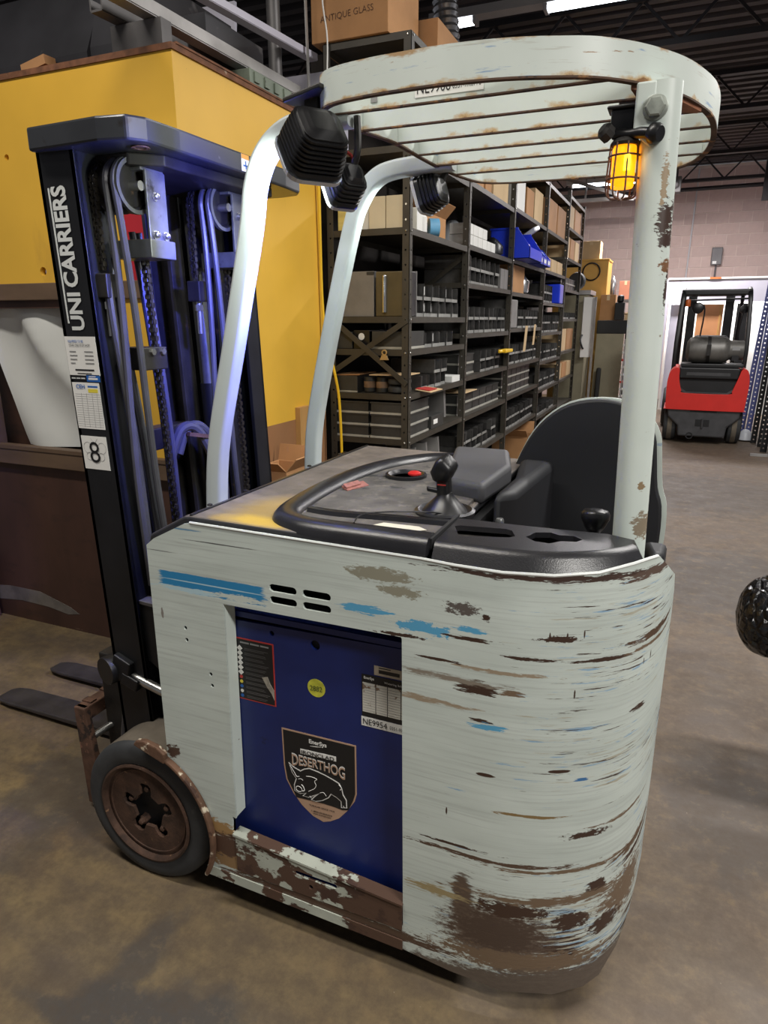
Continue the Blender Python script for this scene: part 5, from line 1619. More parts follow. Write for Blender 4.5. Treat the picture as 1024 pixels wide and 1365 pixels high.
# things at the foot of the booth's right side
def carton(name, x0, x1, y0, y1, z0, z1, label, cat='box', group=None, m_=None, flaps=False, tape=True, rz=0.0):
    """closed or open cardboard box with tape / flaps as parts"""
    m_ = m_ or CARD
    cx, cy = (x0 + x1) / 2, (y0 + y1) / 2
    t = thing(name, label, cat, (cx, cy, z0), group)
    w, d, h = (x1 - x0), (y1 - y0), z1 - z0
    b = M()
    if flaps:
        th = .006
        b.box(x0, x1, y0, y0 + th, z0, z1).box(x0, x1, y1 - th, y1, z0, z1).box(x0, x0 + th, y0, y1, z0, z1).box(x1 - th, x1, y0, y1, z0, z1).box(x0, x1, y0, y1, z0, z0 + th)
    else:
        b.box(x0, x1, y0, y1, z0, z1)
    obj('carton_body', b, m_, t, smooth=0, bevel=.003)
    if flaps:
        fl = min(w, d) * .45
        obj('flap', M().obox((cx, y0 - fl * .35, z1 + fl * .30), (w / 2, 0, 0), (0, fl * .40, -fl * .30), (0, .002, .002)), m_, t, smooth=0)
        obj('flap', M().obox((x1 + fl * .30, cy, z1 + fl * .35), (fl * .35, 0, fl * .38), (0, d / 2, 0), (.002, 0, -.002)), m_, t, smooth=0)
        obj('flap', M().obox((cx, y1 + fl * .10, z1 + fl * .45), (w / 2, 0, 0), (0, fl * .12, fl * .45), (0, .002, 0)), m_, t, smooth=0)
    elif tape:
        tw = min(.05, w * .2)
        obj('tape', M().box(cx - tw / 2, cx + tw / 2, y0 - .0015, y1 + .0015, z1 - h * .22, z1 + .0015), TAPE, t, smooth=0)
    if rz:
        t.rotation_euler = (0, 0, rz)
    return t


carton('carton', -1.90 + .03, -1.67, 2.72, 2.98, 0, .90, 'tall open cardboard box with raised flaps beside the booth, seen past the hood', flaps=True)
tag(obj('black_bag', M().lathe([(.02, 0), (.09, .02), (.10, .4), (.095, .80), (.07, .90), (.03, .95), (.01, .96)], (-1.52, 3.02, 0), (0.02, 0, 1), 14), LAMPBLK, smooth=60), 'black rolled bag beside the cardboard box and timber stud', 'bag')

# ------------------------------------------------------------------ shelving row
SX = -1.394                      # aisle face
SD = 0.50                        # depth
POSTY = [3.613, 4.722, 6.067, 7.573, 8.98, 10.33]
BAYN = ['first', 'second', 'third', 'fourth', 'fifth']
ORD = ['lowest', 'second lowest', 'third', 'fourth', 'fifth', 'sixth', 'seventh', 'eighth']
LEV = [[.12, .60, .93, 1.19, 1.44, 1.62, 2.08, 2.48, 2.99],
       [.12, .61, .92, 1.21, 1.51, 1.85, 2.10, 2.50, 2.95],
       [.12, .61, .93, 1.21, 1.53, 1.84, 2.11, 2.52, 2.95],
       [.12, .55, .85, 1.16, 1.47, 1.79, 2.12, 2.52, 2.95],
       [.12, .50, .85, 1.21, 1.62, 1.98, 2.35, 2.70, 3.05]]


def post(x, y, h, parent, face):
    m = M()
    # angle post with a row of holes along both legs
    hl = [circ(.024, z, .006, 6) for z in [0.06 + .0762 * k for k in range(int((h - .1) / .0762))]]
    sy = 1 if face > 0 else -1
    sx = -1 if x > -1.6 else 1
    sheet(m, [(0, 0), (.042, 0), (.042, h), (0, h)], hl, lambda a, b, c: (x + sx * a, y + sy * c, b), .003)
    sheet(m, [(0, 0), (.042, 0), (.042, h), (0, h)], hl, lambda a, b, c: (x + sx * c, y + sy * a, b), .003)
    m.uv = None
    return obj('post', m, SHELFM, parent, smooth=0)


for k in range(5):
    y0, y1 = POSTY[k], POSTY[k + 1]
    top = 2.985 if k == 0 else (2.98 if k < 4 else 3.10)
    u = thing('shelving_unit', 'olive grey steel shelving unit, %s bay of the row counting from the camera' % BAYN[k], 'shelf', (SX - SD / 2, (y0 + y1) / 2, 0), 'steel shelving bays')
    for px in (SX, SX - SD):
        post(px, y0 + .006, top, u, 1)
        if k == 4:
            post(px, y1, top, u, -1)
    for z in LEV[k]:
        y0, y1 = POSTY[k] + .006, POSTY[k + 1] - .002
        s = M().box(SX - SD + .004, SX - .004, y0 + .004, y1 - .004, z - .003, z)
        s.box(SX - .007, SX - .003, y0 + .004, y1 - .004, z - .034, z).box(SX - SD + .003, SX - SD + .007, y0 + .004, y1 - .004, z - .034, z)
        s.box(SX - SD + .004, SX - .004, y0 + .003, y0 + .007, z - .034, z).box(SX - SD + .004, SX - .004, y1 - .007, y1 - .003, z - .034, z)
        obj('shelf', s, SHELFM, u, smooth=0)
    if k == 0:
        obj('cross_brace', M().beam((SX - .01, y0 - .004, 1.60), (SX - SD + .01, y0 - .004, 1.30), .004, .030), SHELFM, u, smooth=0)
        obj('cross_brace', M().beam((SX - .01, y0 - .008, 1.25), (SX - SD + .01, y0 - .008, 1.62), .004, .030), SHELFM, u, smooth=0)
    if k == 1:
        obj('cross_brace', M().beam((SX - .02, y0 + .010, 2.03), (SX - SD + .02, y0 + .010, 1.70), .004, .030), SHELFM, u, smooth=0)
    bl = M()
    for z in LEV[k]:
        if z > .4:
            bl.lathe([(.006, 0), (.006, .003), (.003, .005)], (SX - .020, y0 - .001, z - .017), (0, -1, 0), 8).lathe([(.006, 0), (.006, .003), (.003, .005)], (SX + .001, y0 + .022, z - .017), (1, 0, 0), 8)
    obj('bolt_heads', bl, CHROME, u, smooth=0, kind='stuff')


# small stock kept as separate objects sharing meshes
def proto(build):
    m, mats = build()
    o = obj('proto', m, mats, smooth=0)
    me = o.data
    bpy.data.objects.remove(o)
    return me


def p_bin(w, h, d, lab):
    def f():
        m = M()
        # open-fronted stock bin, front towards +X; origin centre of base
        m.box(-d / 2, d / 2, -w / 2, -w / 2 + .004, 0, h).box(-d / 2, d / 2, w / 2 - .004, w / 2, 0, h).box(-d / 2, -d / 2 + .004, -w / 2, w / 2, 0, h)
        m.box(-d / 2, d / 2 - .004, -w / 2 + .004, w / 2 - .004, 0, .006)
        m.box(d / 2 - .05, d / 2 - .03, -w / 2 + .006, w / 2 - .006, .012, h * .92)   # dark goods inside
        m.box(d / 2 - .006, d / 2, -w / 2, w / 2, 0, h * .22, 1)
        if lab == 1:
            m.box(d / 2 - .031, d / 2 - .027, -w * .22, w * .20, h * .34, h * .86, 2)
        if lab == 2:
            m.box(d / 2 - .031, d / 2 - .027, -w * .42, w * .05, h * .30, h * .64, 2)
        return m, [BINM, BINL, BINW]
    return f


BIN = {}
for i, (w, h, d) in enumerate(((.118, .084, .30), (.132, .092, .30), (.150, .080, .32))):
    for lab in (0, 1, 2):
        BIN[(i, lab)] = (proto(p_bin(w, h, d, lab)), w, h, d)


def p_tray(w, h, d):
    def f():
        m = M()
        m.box(-d / 2 + .005, d / 2 - .005, -w / 2 + .005, w / 2 - .005, .012, h)
        m.box(-d / 2, d / 2, -w / 2, w / 2, 0, .014, 1)
        m.box(-d / 2, d / 2, -w / 2, w / 2, h - .010, h, 0)
        return m, [TRAYM, TRAYL]
    return f


TRAY = [(proto(p_tray(.245, .085, .40)), .245, .085), (proto(p_tray(.20, .075, .36)), .20, .075)]


def place(name, me, loc, label, cat, group, rz=0):
    o = bpy.data.objects.new(name, me)
    COL.objects.link(o)
    o.location = loc
    o.rotation_euler = (0, 0, rz)
    return tag(o, label, cat, group)


def nth(n):
    return ('first', 'second', 'third', 'fourth', 'fifth', 'sixth', 'seventh', 'eighth', 'ninth', 'tenth', 'eleventh', 'twelfth', 'thirteenth', 'fourteenth')[n - 1]


def lname(k, li):
    return '%s shelf of the %s bay' % ({0: 'lowest', 1: 'second', 2: 'third', 3: 'fourth', 4: 'fifth', 5: 'sixth', 6: 'seventh', 7: 'eighth', 8: 'top'}[li], BAYN[k])


def bins(k, li, ya, yb, rows, kind, gap=.006, skip=0.12, back=.016):
    z = LEV[k][li]
    grp = 'stock bins on the ' + lname(k, li)
    tier = ('bottom', 'second', 'top')
    for r in range(rows):
        y = ya
        q_ = 0
        while True:
            lab = random.choice((0, 1, 1, 2, 2))
            me, w, h, d = BIN[(kind, lab)]
            if y + w > yb:
                break
            q_ += 1
            lab_ = 'black stock bin, %s from the near end, %s tier, %s' % (nth(q_), tier[r] if rows > 1 else 'only', lname(k, li))
            if not (r == rows - 1 and random.random() < skip):
                place('stock_bin', me, (SX - back - d / 2 - .01 - random.uniform(0, .012) , y + w / 2, z + r * (h + .002) + .0005), lab_, 'bin', grp)
            y += w + gap


def trays(k, li, ya, yb, rows, kind=0, x=None, rz=0):
    z = LEV[k][li]
    grp = 'flat trays on the ' + lname(k, li)
    tier = ('bottom', 'middle' if rows > 2 else 'upper', 'topmost')
    me, w, h = TRAY[kind]
    for r in range(rows):
        y = ya
        q_ = 0
        while y + w <= yb + 1e-6:
            q_ += 1
            lab_ = 'charcoal tray, %s from the near end, %s layer, %s' % (nth(q_), tier[r] if rows > 1 else 'only', lname(k, li))
            place('flat_tray', me, (SX - .24 if x is None else x, y + w / 2, z + r * (h + .001) + .0005), lab_, 'tray', grp, rz)
            y += w + .008


y0 = POSTY[0]
# first bay -- seen both from its end and from the aisle
# end stacks on shelf .93
for cx in (SX - .365, SX - .13):
    for r in range(3):
        me, w, h = TRAY[0]
        place('flat_tray', me, (cx, y0 + .215, LEV[0][2] + .0005 + r * .0705), '%s charcoal tray in the %s stack at the row end, third shelf' % (('bottom', 'middle', 'top')[r], 'left' if cx < SX - .2 else 'right'), 'tray', 'end stacks on the third shelf', pi / 2).scale = (1, .92, .82)
tag(obj('grey_case', M().obox((SX - .16, y0 + .86, .93 + .128), (.10, .0, .012), (0, .020, .0), (-.006, .0, .114)), GREYC, smooth=0), 'grey upright panel on the third shelf of the first bay', 'panel')
bx = tag(obj('file_box', M().box(SX - .30, SX - .015, y0 + .46, y0 + .70, .9305, 1.010).box(SX - .0155, SX - .013, y0 + .50, y0 + .58, .955, .985, 1), [TRAYM, BINW], smooth=0, bevel=.002), 'flat black box with a white label on the third shelf of the first bay', 'box')
for i, yy in enumerate((.24, .44, .68)):
    tag(obj('grey_case', M().obox((SX - .17, y0 + yy, .60 + .12), (.13, .03, .0), (-.006, .026, 0), (-.012, .008, .119)), GREYC, smooth=0, bevel=.003), ('grey case leaning at the near end of the second shelf', 'grey case leaning in the middle of the second shelf of the first bay', 'grey case leaning at the far side of the second shelf of the first bay')[i], 'case')
trays(0, 0, y0 + .06, POSTY[1] - .1, 3, 0)
# shelf 1.19: boxes and rolls at the end, bins in the aisle
tag(obj('dark_box', M().box(SX - .47, SX - .33, y0 + .03, y0 + .35, 1.1905, 1.285).box(SX - .47, SX - .33, y0 + .028, y0 + .03, 1.1905, 1.20, 1), [TRAYM, TRAYL], smooth=0, bevel=.002), 'dark tray at the left end of the fourth shelf beside the rolls', 'tray')
tag(obj('brown_sheet', M().obox((SX - .40, y0 + .15, 1.291), (.085, 0, .003), (0, .12, 0), (0, 0, .003)), CARD, smooth=0), 'brown cardboard sheet on the dark tray beside the rolls', 'sheet')
for i, xx in enumerate((SX - .275, SX - .195)):
    t = thing('tape_roll', ('left', 'right')[i] + ' of two dark rolls with tan bands standing on the fourth shelf', 'roll', (xx, y0 + .09, 1.19))
    obj('roll_body', M().lathe([(.020, 0), (.034, .004), (.036, .03), (.036, .06), (.034, .088), (.020, .09)], (xx, y0 + .09, 1.1905), (0, 0, 1), 18), TRAYM, t)
    obj('tan_band', M().lathe([(.0365, .028), (.0368, .030), (.0368, .062), (.0365, .064)], (xx, y0 + .09, 1.1905), (0, 0, 1), 18), mat('tan_band', (128, 102, 78), .7, 0, .15, 30), t)
t = thing('rubber_puck', 'stack of two black rubber discs beside the rolls on the fourth shelf', 'disc', (SX - .09, y0 + .10, 1.19))
for z in (1.1905, 1.237):
    obj('disc', M().lathe([(.04, 0), (.066, .008), (.070, .022), (.066, .036), (.04, .044)], (SX - .09, y0 + .10, z), (0, 0, 1), 22), RUBBER, t)
tag(obj('card_sheet', M().obox((SX - .13, y0 + .12, 1.297), (.12, 0, .002), (0, .10, 0), (0, 0, .0025)), CARDL, smooth=0), 'pale brown card sheet lying over the discs and rolls', 'sheet')
bins(0, 3, y0 + .30, POSTY[1] - .25, 2, 0)
tag(obj('paper_sheets', M().obox((SX + .015, y0 + .32, 1.195), (.05, .0, -.006), (0, .11, 0), (0, 0, .002)), CARDL, smooth=0), 'loose paper overhanging the fourth shelf of the first bay', 'paper')
tag(obj('red_paper', M().obox((SX + .005, y0 + .30, 1.202), (.045, .0, -.004), (0, .07, 0), (0, 0, .002)), PRINTR, smooth=0), 'red paper on the loose papers overhanging the fourth shelf', 'paper')
tag(obj('white_tray', M().box(SX - .30, SX - .02, POSTY[1] - .22, POSTY[1] - .04, 1.1905, 1.23), WCART, smooth=0), 'white card tray at the far side of the fourth shelf of the first bay', 'tray')
# shelf 1.44
tag(obj('dark_box', M().box(SX - .49, SX - .36, y0 + .03, y0 + .32, 1.4405, 1.535), TRAYM, smooth=0, bevel=.003), 'square dark box left on the fifth shelf behind the cross brace', 'box')
tag(obj('dark_box', M().box(SX - .35, SX - .25, y0 + .03, y0 + .30, 1.4405, 1.545).lathe([(.02, 0), (.02, .002)], (SX - .30, y0 + .029, 1.51), (0, -1, 0), 12, mi=1), [LAMPBLK, BINW], smooth=0, bevel=.003), 'black box with round white label behind the cross brace', 'box')
tag(obj('dark_box', M().box(SX - .235, SX - .03, y0 + .03, y0 + .34, 1.455, 1.54).box(SX - .24, SX - .025, y0 + .025, y0 + .34, 1.4405, 1.455, 1), [TRAYM, TRAYL], smooth=0, bevel=.002), 'long grey tray on the fifth shelf right of the cross brace', 'tray')
bins(0, 4, y0 + .36, POSTY[1] - .06, 1, 1)
# metal clip on the fifth shelf edge
cl = thing('clip', 'small brass clip hanging on the fifth shelf edge at the end', 'clip', (SX - .14, y0 - .012, 1.38))
obj('clip_ring', M().lathe([(.010, -.004), (.016, -.004), (.016, .004), (.010, .004)], (SX - .14, y0 - .012, 1.425), (0, 1, 0), 16, close=True), mat('brass', (206, 178, 128), .35, .6, .1), cl)
obj('clip_jaw', M().prism([(-.026, 0), (.026, 0), (.014, .026), (-.014, .026)], lambda a, b, c: (SX - .14 + a, c, 1.384 + b), y0 - .018, y0 - .006), mat('brass_jaw', (196, 170, 126), .35, .6, .1), cl)
# shelf 1.62
tag(obj('grey_case', M().box(SX - .45, SX - .225, y0 + .04, y0 + .17, 1.6205, 1.865).box(SX - .27, SX - .222, y0 + .036, y0 + .04, 1.845, 1.862, 1), [GREYC, TRAYM], smooth=0, bevel=.006), 'tall grey metal case on the sixth shelf seen at the end of the row', 'case')
tag(obj('olive_box', M().box(SX - .205, SX - .03, y0 + .018, y0 + .052, 1.6205, 1.86).cyl((SX - .15, y0 + .012, 1.64), (SX - .15, y0 + .012, 1.84), .012, n=10, mi=1), [OLIVEC, CHROME], smooth=0, bevel=.005), 'flat olive metal board with a bright tube on the sixth shelf end', 'box')
tag(obj('tall_file', M().box(SX - .19, SX - .012, y0 + .06, y0 + .15, 1.6205, 1.86).box(SX - .19, SX - .010, y0 + .15, y0 + .158, 1.6205, 1.865, 1), [LAMPBLK, GREYC], smooth=0, bevel=.004), 'tall black case with grey side at the near end of the sixth shelf', 'case')
bins(0, 5, y0 + .19, POSTY[1] - .06, 2, 1, skip=.02)
# shelf 2.08
for i in range(2):
    carton('carton', SX - .25 + i * .102, SX - .152 + i * .102, y0 + .03, y0 + .16, 2.081, 2.245, ('left', 'right')[i] + ' of two cream cartons on the seventh shelf at the end of the row', m_=CREAM, tape=False)
carton('carton', SX - .44, SX - .35, y0 + .03, y0 + .2, 2.081, 2.215, 'yellow and white carton left on the seventh shelf at the end of the row', m_=mat('yellow_white_carton', (226, 206, 120), .7, 0, .2, 3, (0, 0, 6)), tape=False)
carton('carton', SX - .345, SX - .26, y0 + .05, y0 + .2, 2.081, 2.25, 'plain white carton behind the far guard pillar on the seventh shelf', m_=WCART, tape=False)
carton('carton', SX - .12, SX - .02, y0 + .17, y0 + .26, 2.081, 2.20, 'small square white carton in front of the open cardboard box', m_=WCART, tape=False)
tag(obj('white_bottle', M().lathe([(.035, 0), (.045, .01), (.045, .09), (.02, .12), (.02, .14)], (SX - .07, y0 + .34, 2.081), (0, 0, 1), 16), WCART), 'white plastic bottle beside the small white carton', 'bottle')
tag(obj('blue_roll', M().lathe([(.02, -.03), (.055, -.03), (.055, .03), (.02, .03)], (SX - .06, y0 + .56, 2.137), (.8, .5, 0), 18), mat('light_blue_roll', (106, 168, 206), .5)), 'light blue roll in front of the open cardboard box', 'roll')
carton('carton', SX - .34, SX - .12, y0 + .50, y0 + .98, 2.081, 2.24, 'open cardboard box with raised flaps on the seventh shelf of the first bay', flaps=True)
# top of the first bay
ab = carton('carton', SX - .555, SX - .12, y0 - .01, y0 + .42, 2.992, 3.30, 'large brown cardboard box with handwriting on top of the nearest shelving bay', tape=False)
text('handwriting', 'ANTIQUE GLASS', HAND, ab, (SX - .50, y0 - .012, 3.075), (1, 0, .05), (0, 0, 1), width=.30, height=.034, bold=-.012)
carton('carton', SX - .30, SX - .02, y0 + .46, y0 + .86, 2.992, 3.20, 'second brown cardboard box behind the one with handwriting on top of the shelving', tape=False)
carton('carton', SX - .34, SX - .02, POSTY[1] + .02, POSTY[1] + .55, 2.952, 3.22, 'taped brown cardboard box further along the top of the shelving')
fd = M()
pts = [V(-1.90 + .03 * sin(k * .2), 5.6 - .0 * k, 2.96 + k * .06) for k in range(36)]
rings = []
for k_ in range(150):
    pass
prof_ = []
for k_ in range(60):
    prof_.append((.085 + (.012 if k_ % 2 else 0), k_ * .024))
tag(obj('foil_duct', M().lathe(prof_, (-1.80, 5.6, 2.96), (-.10, .0, 1), 20), FOIL), 'silver foil flexible duct rising behind the boxes on top of the shelving', 'duct')

# second bay
ya, yb = POSTY[1] + .05, POSTY[2] - .05
bins(1, 1, ya, yb - .15, 2, 2)
trays(1, 2, ya, yb, 2, 1)
tag(obj('card_sheet', M().obox((SX - .14, ya + .22, .92 + .162), (.12, 0, .004), (0, .16, 0), (0, 0, .003)), CARDL, smooth=0), 'pale card sheet on the flat trays of the third shelf in the second bay', 'sheet')
trays(1, 3, ya, ya + .45, 2, 1)
bins(1, 3, ya + .48, yb, 2, 2)
tag(obj('yellow_tool', M().box(SX - .02, SX + .05, ya + 1.0, ya + 1.26, 1.335, 1.362).cyl((SX + .015, ya + .9, 1.348), (SX + .015, ya + 1.0, 1.348), .012, n=10), YELP, smooth=0, bevel=.006), 'yellow bar jutting from the fourth shelf between the second and third bays', 'tool')
bins(1, 4, ya, yb, 2, 1)
bins(1, 5, ya, yb - .28, 2, 1)
for i in range(2):
    carton('carton', SX - .15, SX - .02, yb - .26 + i * .13, yb - .14 + i * .13, LEV[1][5] + .001, LEV[1][5] + .16, ('left', 'right')[i] + ' grey carton at the far side of the sixth shelf in the second bay', m_=GREYC, tape=False)
for i in range(6):
    for r in range(2 if i < 4 else 1):
        place_y = ya + .02 + i * .125
        carton('carton', SX - .16, SX - .02, place_y, place_y + .115, LEV[1][6] + .001 + r * .072, LEV[1][6] + .071 + r * .072, 'small white carton, %s from the near end, %s layer, seventh shelf of second bay' % (nth(i + 1), ('lower', 'upper')[r]), 'box', 'white cartons on the seventh shelf of the second bay', WCART, tape=False)
tag(obj('clear_bag', M().lathe([(.02, 0), (.11, .02), (.12, .10), (.09, .19), (.03, .24)], (SX - .33, ya + .62, LEV[1][6] + .001), (0, 0, 1), 9), CLEARP, smooth=60), 'grey plastic bag behind the small white cartons', 'bag')
tag(obj('clear_bag', M().lathe([(.02, 0), (.10, .02), (.10, .08), (.05, .13), (.02, .15)], (SX - .12, ya + 1.02, LEV[1][6] + .001), (0, 0, 1), 9), LAMPBLK, smooth=60), 'dark wrapped bundle at the end of the white cartons', 'bundle')
for i, (a, b, h, mm) in enumerate(((.05, .40, .26, CARD), (.45, .62, .30, CARD), (.68, 1.15, .30, CARDL))):
    carton('carton', SX - .36, SX - .03, ya + a, ya + b, LEV[1][7] + .001, LEV[1][7] + h, ('low brown', 'narrow brown', 'wide pale')[i] + ' carton on the eighth shelf of the second bay', m_=mm)
# third bay
ya, yb = POSTY[2] + .05, POSTY[3] - .05
trays(2, 0, ya, yb - .56, 1, 1)
bins(2, 1, ya, yb, 2, 0)
trays(2, 2, ya, yb, 3, 1)
bins(2, 3, ya, yb, 2, 0)
tag(obj('grey_case', M().box(SX - .30, SX - .02, ya + .02, ya + .34, LEV[2][4] + .001, LEV[2][4] + .25), GREYC, smooth=0, bevel=.01), 'pale grey upright case on the fifth shelf of the third bay', 'case')
bins(2, 4, ya + .40, yb, 2, 0)
tag(obj('hang_tag', M().obox((SX + .012, ya + .60, LEV[2][4] - .10), (.001, 0, 0), (0, .055, 0), (.006, .006, .12)), CARDL, smooth=0), 'left of two pale paper tags hanging from the fifth shelf of the third bay', 'tag')
tag(obj('hang_tag', M().obox((SX + .012, ya + 1.02, LEV[2][4] - .07), (.001, 0, 0), (0, .045, 0), (.006, -.004, .10)), CARDL, smooth=0), 'right of two pale paper tags hanging from the fifth shelf of the third bay', 'tag')
carton('carton', SX - .34, SX - .02, ya + .05, ya + .55, LEV[2][5] + .001, LEV[2][5] + .23, 'brown cardboard box on the sixth shelf under the blue bins')
tag(obj('clear_bag', M().lathe([(.03, 0), (.11, .02), (.12, .12), (.06, .19), (.02, .21)], (SX - .14, ya + .80, LEV[2][5] + .001), (0, 0, 1), 10), FOIL, smooth=60), 'crumpled silver bundle beside the cardboard box under the blue bins', 'bundle')
bb = thing('blue_bin', 'large bright blue plastic stock bin jutting from the seventh shelf', 'bin', (SX - .05, ya + .35, LEV[2][6]))
m = M()
zb = LEV[2][6] + .001
for sy in (ya + .02, ya + .56):
    m.prism([(SX - .22, zb), (SX + .13, zb), (SX + .13, zb + .09), (SX + .02, zb + .24), (SX - .22, zb + .24)], lambda a, b, c: (a, c, b), sy, sy + .006)
m.box(SX - .22, SX + .13, ya + .02, ya + .566, zb, zb + .006).box(SX - .22, SX - .214, ya + .02, ya + .566, zb, zb + .24).box(SX + .124, SX + .13, ya + .02, ya + .566, zb, zb + .09)
obj('bin_body', m, BLUEB, bb, smooth=0)
obj('bin_rim', M().box(SX - .225, SX + .02, ya + .012, ya + .03, zb + .235, zb + .25).box(SX - .225, SX + .02, ya + .556, ya + .574, zb + .235, zb + .25), BLUEB, bb, smooth=0)
for i in range(3):
    t = thing('blue_bin', nth(i + 1) + ' smaller blue stock bin counting away from the large blue one', 'bin', (SX - .02, ya + .72 + i * .20, zb), 'small blue bins')
    q0, q1 = ya + .62 + i * .20, ya + .80 + i * .20
    m = M()
    for sy in (q0, q1 - .005):
        m.prism([(SX - .16, zb), (SX + .10, zb), (SX + .10, zb + .07), (SX + .01, zb + .17), (SX - .16, zb + .17)], lambda a, b, c: (a, c, b), sy, sy + .005)
    m.box(SX - .16, SX + .10, q0, q1, zb, zb + .005).box(SX - .16, SX - .155, q0, q1, zb, zb + .17).box(SX + .095, SX + .10, q0, q1, zb, zb + .07)
    obj('bin_body', m, BLUEB, t, smooth=0)
    obj('bin_label', M().box(SX + .10, SX + .102, q0 + .03, q1 - .04, zb + .02, zb + .055), BINW, t, smooth=0)
tag(obj('clear_bag', M().obox((SX - .04, ya + .74, zb + .275), (.08, 0, .05), (0, .10, .02), (-.01, .0, .02)), CLEARP, smooth=0, bevel=.012), 'clear plastic bag lying on the blue bins', 'bag')
for i, (a, b, h, mm) in enumerate(((.1, .5, .27, WCART), (.58, .9, .25, CARD), (.95, 1.35, .30, CARDL))):
    carton('carton', SX - .36, SX - .04, ya + a, ya + b, LEV[2][7] + .001, LEV[2][7] + h, ('white', 'brown', 'pale brown')[i] + ' carton on the eighth shelf of the third bay', m_=mm)
# fourth bay
ya, yb = POSTY[3] + .05, POSTY[4] - .05
trays(3, 0, ya, yb, 1, 1)
bins(3, 1, ya, yb, 1, 2)
bins(3, 2, ya, yb, 2, 0, skip=.25)
bins(3, 3, ya, yb, 2, 0, skip=.2)
bins(3, 4, ya, yb, 2, 1, skip=.3)
bins(3, 5, ya, ya + .8, 2, 1, skip=.0)
tag(obj('blue_bin', M().box(SX - .22, SX + .02, ya + .9, ya + 1.15, LEV[3][5] + .001, LEV[3][5] + .22), BLUEB, smooth=0, bevel=.012), 'blue plastic box on the sixth shelf of the fourth bay', 'box')
for i in range(3):
    carton('carton', SX - .36, SX - .03, ya + .1 + i * .40, ya + .45 + i * .40, LEV[3][6] + .001, LEV[3][6] + .14, nth(i + 1) + ' low pale carton from the near end, seventh shelf of the fourth bay', 'box', 'low cartons on the seventh shelf of the fourth bay', CARDL)
for i in range(2):
    carton('carton', SX - .40, SX - .03, ya + .1 + i * .62, ya + .66 + i * .62, LEV[3][7] + .001, LEV[3][7] + .32, ('nearer', 'farther')[i] + ' tall brown carton on the eighth shelf of the fourth bay', m_=CARD)
# fifth bay
ya, yb = POSTY[4] + .05, POSTY[5] - .05
for li, n_c, hh in ((2, 3, .2), (3, 2, .28), (6, 3, .26), (7, 2, .28)):
    for i in range(n_c):
        w_ = (yb - ya) / n_c
        carton('carton', SX - .40, SX - .04, ya + i * w_ + .03, ya + (i + 1) * w_ - .04, LEV[4][li] + .001, LEV[4][li] + hh, nth(i + 1) + ' cardboard carton from the near end, ' + lname(4, li), 'box', 'cartons on the ' + lname(4, li), CARD if i % 2 else CARDL)
bins(4, 4, ya, yb, 1, 2)
trays(4, 5, ya, yb, 2, 1)
carton('carton', SX - .36, SX + .02, POSTY[3] - .5, POSTY[3] - .2, .121, .42, 'open cardboard box with torn flaps low in the third bay', flaps=True)


# ------------------------------------------------------------------ stock standing beyond the shelving
tag(obj('plywood_cabinet', M().box(-2.0, -1.17, 11.72, 12.3, 0, 2.50).box(-2.01, -1.16, 11.71, 12.31, 2.50, 2.53), PLYY, smooth=0, bevel=.006), 'tall golden plywood cabinet beyond the shelving row', 'cabinet')
carton('carton', -1.60, -1.32, 11.75, 12.1, 2.531, 2.80, 'pale carton with a shipping label on top of the golden cabinet', m_=CARDL)
tag(obj('cable_loop', M().tube([V(-1.42 + .13 * cos(t / 20 * 2 * pi), 11.69, 2.34 + .13 * sin(t / 20 * 2 * pi)) for t in range(20)], .012, 6, closed=True), LAMPBLK), 'coiled black cable hung on the golden cabinet', 'cable')
carton('carton', -1.21, -.99, 11.4, 11.66, 1.601, 1.98, 'brown cardboard box on the black topped stand beside the small machine head')
mc = thing('steel_cabinet', 'grey steel cabinet with an open bright door at the end of the shelving', 'cabinet', (-1.45, 10.9, 0))
obj('cabinet_body', M().box(-1.72, -1.30, 10.6, 11.2, 0, 1.96), OLIVEP, mc, smooth=0, bevel=.006)
obj('cabinet_top', M().box(-1.75, -1.27, 10.57, 11.22, 1.96, 2.02), GALV, mc, smooth=0)
obj('door', M().obox((-1.27, 10.50, 1.50), (.075, .04, 0), (-.006, .012, 0), (0, 0, .42)), WCART, mc, smooth=0)
obj('door_edge', M().box(-1.195, -1.165, 10.46, 10.50, .35, 1.92), GALV, mc, smooth=0)
obj('door_handle', M().tube(smooth_path([V(-1.325, 10.44, 1.40), V(-1.345, 10.42, 1.33), V(-1.32, 10.42, 1.24), V(-1.30, 10.44, 1.20)], 4), .012, 6), LAMPBLK, mc)
tag(obj('leaning_sheet', M().obox((-1.0, 11.10, .702), (.20, 0, 0), (0, .018, .0), (0, .06, .70)), OLIVEP, smooth=0), 'wide olive grey panel leaning beside the steel cabinet', 'panel')
tag(obj('leaning_bumper', M().obox((-1.11, 10.94, .452), (.035, 0, 0), (0, .03, 0), (0, .05, .45)), LAMPBLK, smooth=0, bevel=.02), 'narrow black padded board leaning on the olive panel', 'board')
tag(obj('side_table', M().box(-1.22, -.72, 11.25, 11.7, 1.40, 1.60).box(-1.20, -1.14, 11.3, 11.36, 0, 1.4).box(-.80, -.74, 11.3, 11.36, 0, 1.4).box(-1.20, -1.14, 11.6, 11.66, 0, 1.4).box(-.80, -.74, 11.6, 11.66, 0, 1.4), LAMPBLK, smooth=0, bevel=.01), 'black topped stand holding stock behind the olive panel', 'stand')
tag(obj('spare_castor', M().lathe([(.04, -.04), (.12, -.04), (.13, 0), (.12, .04), (.04, .04)], (-1.50, 10.75, 2.15), (.3, 1, 0), 22), RUBBER), 'small black wheel standing on top of the grey steel cabinet', 'wheel')
